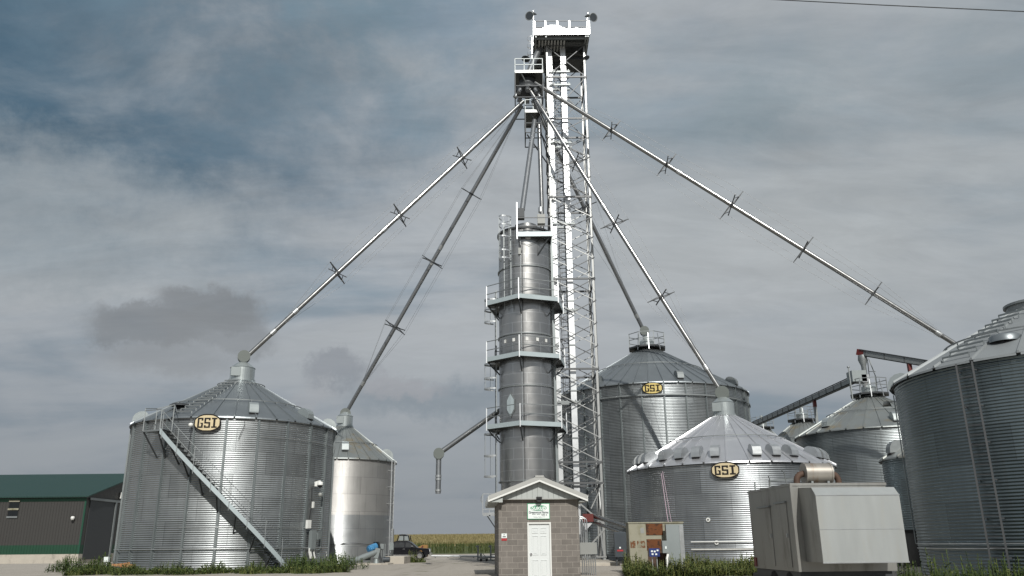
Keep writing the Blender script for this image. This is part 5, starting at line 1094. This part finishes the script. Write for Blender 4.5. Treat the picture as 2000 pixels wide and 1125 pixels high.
# ------------------------------------------------------------------ pickup truck
TYk = 90.0; tx1 = Xat(841, 1075, TYk); tg = gz(-8, 90) + .0
tk = thing('pickup_truck', 'black crew-cab pickup parked nose right at the edge of the corn', 'pickup truck', (tx1, TYk, tg))
def body(prof, y0, y1, name, mat, par, inset=0.0, zin=None):
    b = MB(); b.prism(prof, lambda x, z: Vector((x, y0 + (inset * max(0, z - zin) if zin else 0), z)), lambda x, z: Vector((x, y1 - (inset * max(0, z - zin) if zin else 0), z))); return b.build(name, mat, par)
lower = [(0.0, .55), (-.02, .95), (-.12, 1.12), (-1.35, 1.22), (-5.75, 1.22), (-5.82, .6), (-5.6, .5), (-4.95, .5), (-4.85, .75), (-4.6, .93), (-4.3, .93), (-4.05, .75), (-3.95, .45), (-1.55, .45), (-1.45, .75), (-1.2, .95), (-.9, .95), (-.62, .75), (-.52, .5)]
body(lower, -.98, .98, 'body', 'blackpaint', tk)
cab = [(-1.35, 1.21), (-2.1, 1.80), (-2.4, 1.90), (-3.55, 1.92), (-3.85, 1.82), (-3.98, 1.21)]
cb = body(cab, -.95, .95, 'cab', 'blackpaint', tk, .22, 1.2)
for (w0, w1) in (([(-1.62, 1.28), (-2.17, 1.72), (-2.55, 1.76), (-2.55, 1.28)]), None), (([(-2.68, 1.28), (-2.68, 1.76), (-3.62, 1.76), (-3.80, 1.28)]), None):
    for sgn in (-1, 1):
        f = lambda x, z, e=0: Vector((x, sgn * (.953 - .22 * (z - 1.2) + e), z)); b = MB(); b.prism(w0, lambda x, z: f(x, z), lambda x, z: f(x, z, .006)); b.build('side_window', 'glass', cb)
b = MB(); b.add([(-1.40, -.8, 1.27), (-1.40, .8, 1.27), (-2.08, .7, 1.82), (-2.08, -.7, 1.82)], [(0, 1, 2, 3)]); b.build('windscreen', 'glass', cb)
for x in (-2.6, -3.85): MB().box(x - .22, x, -1.0, -.985, 1.08, 1.13).build('door_handle', 'chrome', tk)
MB().box(-1.95, -1.75, -1.15, -.98, 1.3, 1.45).build('mirror', 'chrome', tk)
MB().box(-.02, .12, -.95, .95, .45, .72).build('front_bumper', 'chrome', tk); MB().box(-.1, .02, -.96, -.6, .82, 1.02).build('headlight', 'white', tk); MB().box(-.02, .03, -.58, .58, .75, 1.02).build('grille', 'chrome', tk)
MB().box(-3.9, -1.6, -1.03, -.985, .46, .54).build('side_step', 'chrome', tk)
for x in (-1.05, -4.45):
    for s_ in (-1, 1):
        wh = MB().lathe([(.26, -.13), (.38, -.13), (.41, -.08), (.41, .08), (.38, .13), (.26, .13)], 28); wh.v = [(x + a_, s_ * .88 + z, .41 + b_) for (a_, b_, z) in wh.v]; o = wh.build('wheel', 'tyre', tk)
        b = MB()
        for i in range(5):
            t = 2 * pi * i / 5 + .3; b.bar((x, s_ * 1.0, .41), (x + .25 * cos(t), s_ * .99, .41 + .25 * sin(t)), .07, .03, up=(0, 1, 0))
        b.tube((x, s_ * .86, .41), (x, s_ * .92, .41), .25, n=20); b.build('rim', 'chrome', o)
# vehicle behind it, and yellow machine
vb = thing('tractor_cab', 'dark vehicle cab with pale windows showing over the pickup roof', 'tractor', (Xat(787, 1060, 96), 96, 0)); vo = vb.location.copy()
xa, xb = Xat(777, 1050, 96), Xat(800, 1050, 96); zr0, zr1 = Zat(788, 1058, 96), Zat(788, 1046, 96)
b = MB(); b.hexa([(xa - .1, 95.3, .35), (xb + .15, 95.3, .35), (xb + .15, 97, .35), (xa - .1, 97, .35), (xa - .1, 95.3, zr0 + .1), (xb + .15, 95.3, zr0 + .1), (xb + .15, 97, zr0 + .1), (xa - .1, 97, zr0 + .1)])
b.hexa([(xa + .15, 95.4, zr1), (xb, 95.4, zr1 - .05), (xb, 96.9, zr1 - .05), (xa + .15, 96.9, zr1), (xa + .25, 95.5, zr1 + .12), (xb - .45, 95.5, zr1 + .12), (xb - .45, 96.8, zr1 + .12), (xa + .25, 96.8, zr1 + .12)])
for (x, x2) in ((xa, xa + .2), ((xa + xb) / 2 + .1, (xa + xb) / 2 + .1), (xb + .1, xb - .05)):
    for y in (95.4, 96.9): b.bar((x, y, zr0), (x2, y, zr1), .1)
b.build('cab', 'blackpaint', vb, vo); MB().add([(xa + .15, 95.45, zr0 + .12), (xb, 95.45, zr0 + .12), (xb - .05, 95.45, zr1 - .05), (xa + .3, 95.45, zr1 - .02)], [(0, 1, 2, 3)]).build('window', 'insul', vb, vo)
for x in (xa + .2, xb): 
    wh = MB().tube((x, 95.1, .75), (x, 95.4, .75), .5, n=20); wh.build('wheel', 'tyre', vb, vo)
ym = thing('yellow_machine', 'low yellow and red farm machine half hidden behind the pickup bonnet', 'farm machine', (Xat(826, 1062, 96), 96, 0)); yo = ym.location.copy()
xa, xb = Xat(815, 1060, 96), Xat(836, 1060, 96); z0, z1 = Zat(826, 1071, 96), Zat(826, 1064, 96)
b = MB(); b.prism([(xa, z0 - .9), (xa, z0 + .1), (xa + .4, z0 + .25), (xb - .6, z1), (xb, z1), (xb, z0 - .9)], lambda x, z: Vector((x, 95.5, z)), lambda x, z: Vector((x, 96.5, z))); b.build('hopper', 'yellow', ym, yo)
MB().bar((xa + .45, 95.4, z0 - .1), (xb - .5, 95.4, z1 - .1), .1).build('red_frame', 'red', ym, yo)
for x in (xa + .3, xb - .3): MB().tube((x, 95.3, .5), (x, 95.5, .5), .38, n=18).build('wheel', 'tyre', ym, yo)
# ------------------------------------------------------------------ edge of the corn: pipe rail, gate posts, cart
pr_ = thing('pipe_rail', 'long low pale pipe lying along the front edge of the corn', 'pipe', (Xat(900, 1087, 100), 100, gz(0, 100)))
MB().tube((Xat(842, 1087, 100), 100, Zat(842, 1086, 100)), (Xat(1010, 1087, 100), 100, Zat(1010, 1087, 100)), .10, n=10).build('pipe', 'galv', pr_, pr_.location.copy())
for i in range(6): x = Xat(850 + i * 25, 1087, 100); MB().bar((x, 100, gz(0, 100) - .1), (x, 100, Zat(900, 1087, 100)), .08).build('post', 'dark', pr_, pr_.location.copy())
gp0 = Xat(933.5, 1080, 60)
gt2 = thing('gate_frame', 'two grey steel gate posts joined by low rails beside the block hut', 'gate', (gp0, 60, gz(0, 60))); g2 = gt2.location.copy()
gzz = gz(0, 60)
for px in (933.5, 958.5):
    x = Xat(px, 1080, 60); MB().bar((x, 60, gzz - .1), (x, 60, Zat(px, 1065, 60)), .11).bar((x - .15, 59.95, Zat(px, 1067, 60)), (x, 59.95, Zat(px, 1067, 60)), .12).build('post', 'galvdull', gt2, g2)
MB().bar((gp0, 60, Zat(933, 1089, 60)), (Xat(985, 1089, 60), 60, Zat(985, 1089, 60)), .08).bar((Xat(958, 1083, 60), 60, Zat(958, 1083, 60)), (Xat(985, 1083, 60), 60, Zat(958, 1083, 60)), .06).bar((gp0, 60.3, gzz + .03), (Xat(990, 1083, 60), 60.3, gzz + .03), .06).build('rail', 'galvdull', gt2, g2)
ct = thing('small_cart', 'small grey two-wheeled cart by the gate posts', 'cart', (Xat(945, 1098, 56), 56, gz(0, 56))); c2 = ct.location.copy(); x0, x1 = Xat(937, 1098, 56), Xat(953, 1098, 56); z0 = gz(0, 56) + .18
MB().box(x0, x1, 55.8, 56.3, z0, z0 + .12).box(x0, x0 + .14, 55.8, 56.3, z0 + .12, z0 + .38).bar((x1 - .1, 56, z0 + .1), (x0 + .2, 56, z0 + .36), .04).build('bed', 'boxgrey', ct, c2)
for x in (x0 + .08, x1 - .08):
    for y in (55.72, 56.3): MB().tube((x, y, z0 - .05), (x, y + .08, z0 - .05), .08, n=14).build('wheel', 'tyre', ct, c2)
# ------------------------------------------------------------------ auger with blue motor at the older bin
AY = 52.5; am = at(729, 1069, AY); ab = at(673, 1103, AY - 1.5)
au = thing('unload_auger', 'inclined grey auger tube with a bright blue motor on top', 'auger', (at(735, 1105, AY).x, AY, .5)); ao = au.location.copy()
hd2 = at(735, 1078, AY); MB().tube(ab, hd2, .17, n=18).build('tube', 'insul', au, ao); q = ab + (hd2 - ab) * .24; MB().tube(q, q + (hd2 - ab).normalized() * .12, .21, n=18).build('flange', 'galvdull', au, ao)
d = (hd2 - ab).normalized(); MB().tube(am - d * .33, am + d * .22, .21, n=20).tube(am - d * .4, am - d * .33, .16, n=20).box(am.x - .1, am.x + .12, AY - .27, AY - .12, am.z - .1, am.z + .12).build('motor', 'blue', au, ao)
MB().bar(am + d * .26, am + d * .34, .55, .5).bar(am + Vector((.25, 0, -.1)), hd2 + Vector((.35, 0, -.6)), .25, .12).build('belt_guard', 'dark', au, ao)
MB().bar(hd2 + Vector((.12, 0, .22)), hd2 + Vector((.0, 0, -.35)), .3).lathe([(.22, 0), (.14, .35)], 16, c=(hd2.x + .02, AY, hd2.z - .75)).tube((hd2.x + .02, AY, .5), (hd2.x + .02, AY, hd2.z - .7), .17, n=18).build('spout', 'insul', au, ao)
MB().tube((hd2.x + .45, AY, .7), (hd2.x + .85, AY, .7), .16, n=16).tube((hd2.x - .7, AY, .8), (hd2.x - .35, AY, .8), .13, n=16).build('blower', 'greytank', au, ao)
ep = thing('electrical_post', 'thin conduits and small grey boxes at the foot of the ladder', 'electrical box', (Xat(750, 1090, 53), 53, .5)); e0 = ep.location.copy()
for px in (745, 749, 752): MB().bar((Xat(px, 1080, 53), 53, .5), (Xat(px, 1080, 53), 53, Zat(px, 1062, 53)), .05).build('conduit', 'galvdull', ep, e0)
MB().box(Xat(743, 1065, 53), Xat(750, 1065, 53), 52.9, 53.05, Zat(746, 1072, 53), Zat(746, 1062, 53)).build('box', 'insul', ep, e0); MB().box(Xat(761, 1065, 57), Xat(769, 1065, 57), 56.9, 57.1, Zat(765, 1074, 57), Zat(765, 1061, 57)).build('box', 'insul', ep, e0)
tb = MB(); tp_ = at(766.5, 1033, 57.5); tb.tube((tp_.x, 57.5, .4), (tp_.x, 57.5, tp_.z), .12, n=14); o = tb.build('vent_pipe', 'galv'); tag(o, 'short pale upright pipe at the right edge of the older bin', 'pipe')
# white valve box and orange tub by the left bin
wv = MB(); q = at(209, 1093, 42.5); wv.box(q.x - .12, q.x + .10, 42.4, 42.6, q.z - .11, q.z + .13).box(q.x - .02, q.x + .02, 42.48, 42.52, gz(q.x, 42.5), q.z - .11); o = wv.build('marker_box', 'signwhite'); tag(o, 'small square white box in the weeds left of the bin with the stair', 'box')
q = at(243, 1106, 39.6); ob = MB(); r_ = random.Random(3)
for i in range(7):
    a = r_.uniform(-.3, .3); x = q.x + r_.uniform(-.32, .32); z = q.z - .06 + r_.uniform(0, .16); ob.bar((x - .22, 39.5 + r_.uniform(-.1, .2), z), (x + .22, 39.6 + r_.uniform(-.1, .2), z + a * .2), .09)
o = ob.build('debris_pile', 'orange'); tag(o, 'small orange-brown heap of scrap wood at the lower left of the bin with the stair', 'scrap wood')
q = at(640, 1096, 46.0); kn = MB().lathe([(0, .1), (.1, .05), (.1, -.05), (0, -.1)], 14, c=q).path([q + Vector((-.02, 0, .1)), q + Vector((-.12, 0, .5)), q + Vector((-.2, .1, .9)), (q.x - .2, 46.2, 2.2)], .02, 6); o = kn.build('valve', 'white'); tag(o, 'white valve knob on a thin pipe between the two left bins', 'valve')
# ------------------------------------------------------------------ overhead cable
p0, p1 = at(1480, -2.5, 17.0), at(2000, 22.5, 15.0); d = p1 - p0
cb_ = MB(); cb_.path([p0 - d * 3.5 + Vector((0, 0, 1.2)), p0 - d * 1.5 + Vector((0, 0, .25)), p0, (p0 + p1) / 2 + Vector((0, 0, -.01)), p1, p1 + d * 2 + Vector((0, 0, .2))], .0125, 6); o = cb_.build('overhead_cable', 'dark'); tag(o, 'thin dark overhead cable crossing the upper right sky', 'cable')
# ------------------------------------------------------------------ corn
rng = random.Random(11)
def blade(bm, x, y, z, h_, w_, lean, az_, mi=0, seg=3):
    dx, dy = cos(az_), sin(az_); px_, py_ = -dy * w_ / 2, dx * w_ / 2; vs = []
    for i in range(seg + 1):
        t = i / seg; r = lean * t * t; zz_ = z + h_ * (t - .25 * t * t * (lean / max(h_, .01))); k = (1 - t) ** .7
        vs += [(x + dx * r - px_ * k, y + dy * r - py_ * k, zz_), (x + dx * r + px_ * k, y + dy * r + py_ * k, zz_)]
    bm.add(vs, [(2 * i, 2 * i + 1, 2 * i + 3, 2 * i + 2) for i in range(seg)], False, mi)
cn = MB(); tilt = R_(9)
for r in range(-52, 18):
    for k in range(0, 300):
        v = k * .24 if k <= 26 else 6.3 + (k - 26) * .65
        if v > 178: break
        u = r * 1.5 + rng.choice((-.2, .2)) * (1 if k > 26 else rng.uniform(.2, 2.0)); y = 161 + v; x = u + (v) * tan(tilt) + rng.uniform(-.05, .05) 
        z = gz(x, y); H_ = rng.uniform(2.15, 2.6); near = v < 6.5
        if near:
            for j in range(7): blade(cn, x, y, z + .1 + j * .27, rng.uniform(.5, .8), .09, rng.uniform(.25, .5), rng.uniform(0, 2 * pi), 0 if j < 6 else 1, 2)
            cn.bar((x, y, z), (x, y, z + H_ - .3), .03)
        else:
            for j in range(3): blade(cn, x, y, z + 1.2 + j * .3, .6, .16, .22, rng.uniform(0, 2 * pi), 0 if (j < 2 and rng.random() < .6) else 1, 1)
        for j in range(3): blade(cn, x, y, z + H_ - .55, rng.uniform(.45, .65), .06 if near else .10, rng.uniform(.05, .25), rng.uniform(0, 2 * pi), 1, 1)
o = cn.build('corn_field', ['corn', 'tassel']); o['kind'] = 'stuff'; o['label'] = 'ripening corn in long rows with tan tassels over green leaves'; o['category'] = 'corn'
# ------------------------------------------------------------------ weeds
def weeds(name, label, fn, n, mats, hmin, hmax, seed, leafy=.35, bushy=()):
    rg = random.Random(seed); bm = MB()
    for i in range(n):
        x, y, s_ = fn(rg)
        if x is None: continue
        z = gz(x, y) - .02; h_ = rg.uniform(hmin, hmax) * s_
        if rg.random() < leafy:       # upright stem with leaves all the way up
            hh_ = h_ * 1.15; ln_ = rg.uniform(-.12, .12); bm.bar((x, y, z), (x + ln_, y, z + hh_), .012, mi=1)
            for j in range(int(9 + hh_ * 12)):
                t = .12 + .88 * j / (9 + hh_ * 12); a = rg.uniform(0, 2 * pi); L = rg.uniform(.08, .20) * (1.25 - t * .7); w_ = L * .45
                c0 = Vector((x + ln_ * t, y, z + hh_ * t)); d_ = Vector((cos(a), sin(a), rg.uniform(-.2, .7))).normalized(); sd = d_.cross(Vector((0, 0, 1))).normalized() * w_ / 2
                bm.add([c0, c0 + d_ * L * .5 + sd, c0 + d_ * L, c0 + d_ * L * .5 - sd], [(0, 1, 2, 3)], False, 1 if rg.random() < .6 else 0)
        else:
            for j in range(rg.randint(5, 9)): blade(bm, x + rg.uniform(-.06, .06), y + rg.uniform(-.06, .06), z, h_ * rg.uniform(.5, 1), rg.uniform(.010, .022), h_ * rg.uniform(.1, .5), rg.uniform(0, 2 * pi), 0 if rg.random() < .6 else 1, 3)
    o = bm.build(name, mats); o['kind'] = 'stuff'; o['label'] = label; o['category'] = 'weeds'
def leftfn(rg):
    while True:
        y = rg.uniform(36.5, 44); x = rg.uniform(-21.5, -7.2)
        if (x - q1[0]) ** 2 + (y - q1[1]) ** 2 < 5.5 ** 2: continue
        px = 1000 + 1657 * x / y
        if y < 37.4 + .7 * sin(x * .9) + .5 * sin(x * 2.3): continue
        if px > 610 + 90 * (44 - y) / 7.5 or px < 118 + 6 * (y - 36.5): continue
        clump = .35 + .75 * (sin(x * 1.7 + y * .4) * sin(x * .63 + y * .9)) ** 2 + .18 * rg.random() + (.3 if px > 560 else 0) + (.25 if px < 225 else 0)
        return x, y, clump
weeds('weeds', 'rough grass and weeds along the foot of the bin with the stair', leftfn, 4200, ['weed2', 'weed'], .16, .50, 5, .40)
def leftbush(rg):
    a = rg.gauss(0, 1); c_ = rg.choice(((588, 40.2), (650, 42), (665, 43.5), (140, 43), (205, 43.5), (335, 41.5)))
    px = c_[0] + a * 22; y = c_[1] + rg.gauss(0, .5); x = (px - 1000) / 1657 * y
    if (x - q1[0]) ** 2 + (y - q1[1]) ** 2 < 5.55 ** 2: return None, None, 0
    return x, y, 1.0 - min(.5, abs(a) * .25)
weeds('weeds', 'dark leafy weed clumps at both sides of the bin with the stair', leftbush, 480, ['bush', 'weed'], .45, .85, 6, 1.0)
def rightfn(rg):
    y = rg.uniform(31.8, 37); px = rg.uniform(1212, 1490); x = (px - 1000) / 1657 * y
    return x, y, .45 + .6 * (sin(px * .041 + y * .8) * sin(px * .017 + y)) ** 2 + .25 * rg.random() + (.25 if px < 1262 else 0)
weeds('weeds', 'dense green weeds around the rusty cabinet', rightfn, 3200, ['weed', 'weed2'], .22, .62, 8, .7)
def right2(rg):
    y = rg.uniform(21.8, 25.2); px = rg.uniform(1740, 2060); x = (px - 1000) / 1657 * y
    if (x - q5[0]) ** 2 + (y - q5[1]) ** 2 < 5.1 ** 2: return None, None, 0
    return x, y, .4 + .7 * (sin(px * .043 + y) * sin(px * .019 + 2 * y)) ** 2 + .3 * rg.random()
weeds('weeds', 'tall leafy weeds at the foot of the nearest bin', right2, 1500, ['weed2', 'weed'], .4, .95, 9, .7)
def back3(rg):
    y = rg.uniform(57, 59); px = rg.uniform(792, 826); x = (px - 1000) / 1657 * y
    return x, y, 1.0 if px < 806 else .35
weeds('weeds', 'low weeds right of the concrete block', back3, 160, ['weed', 'weed2'], .3, .75, 10, .4)
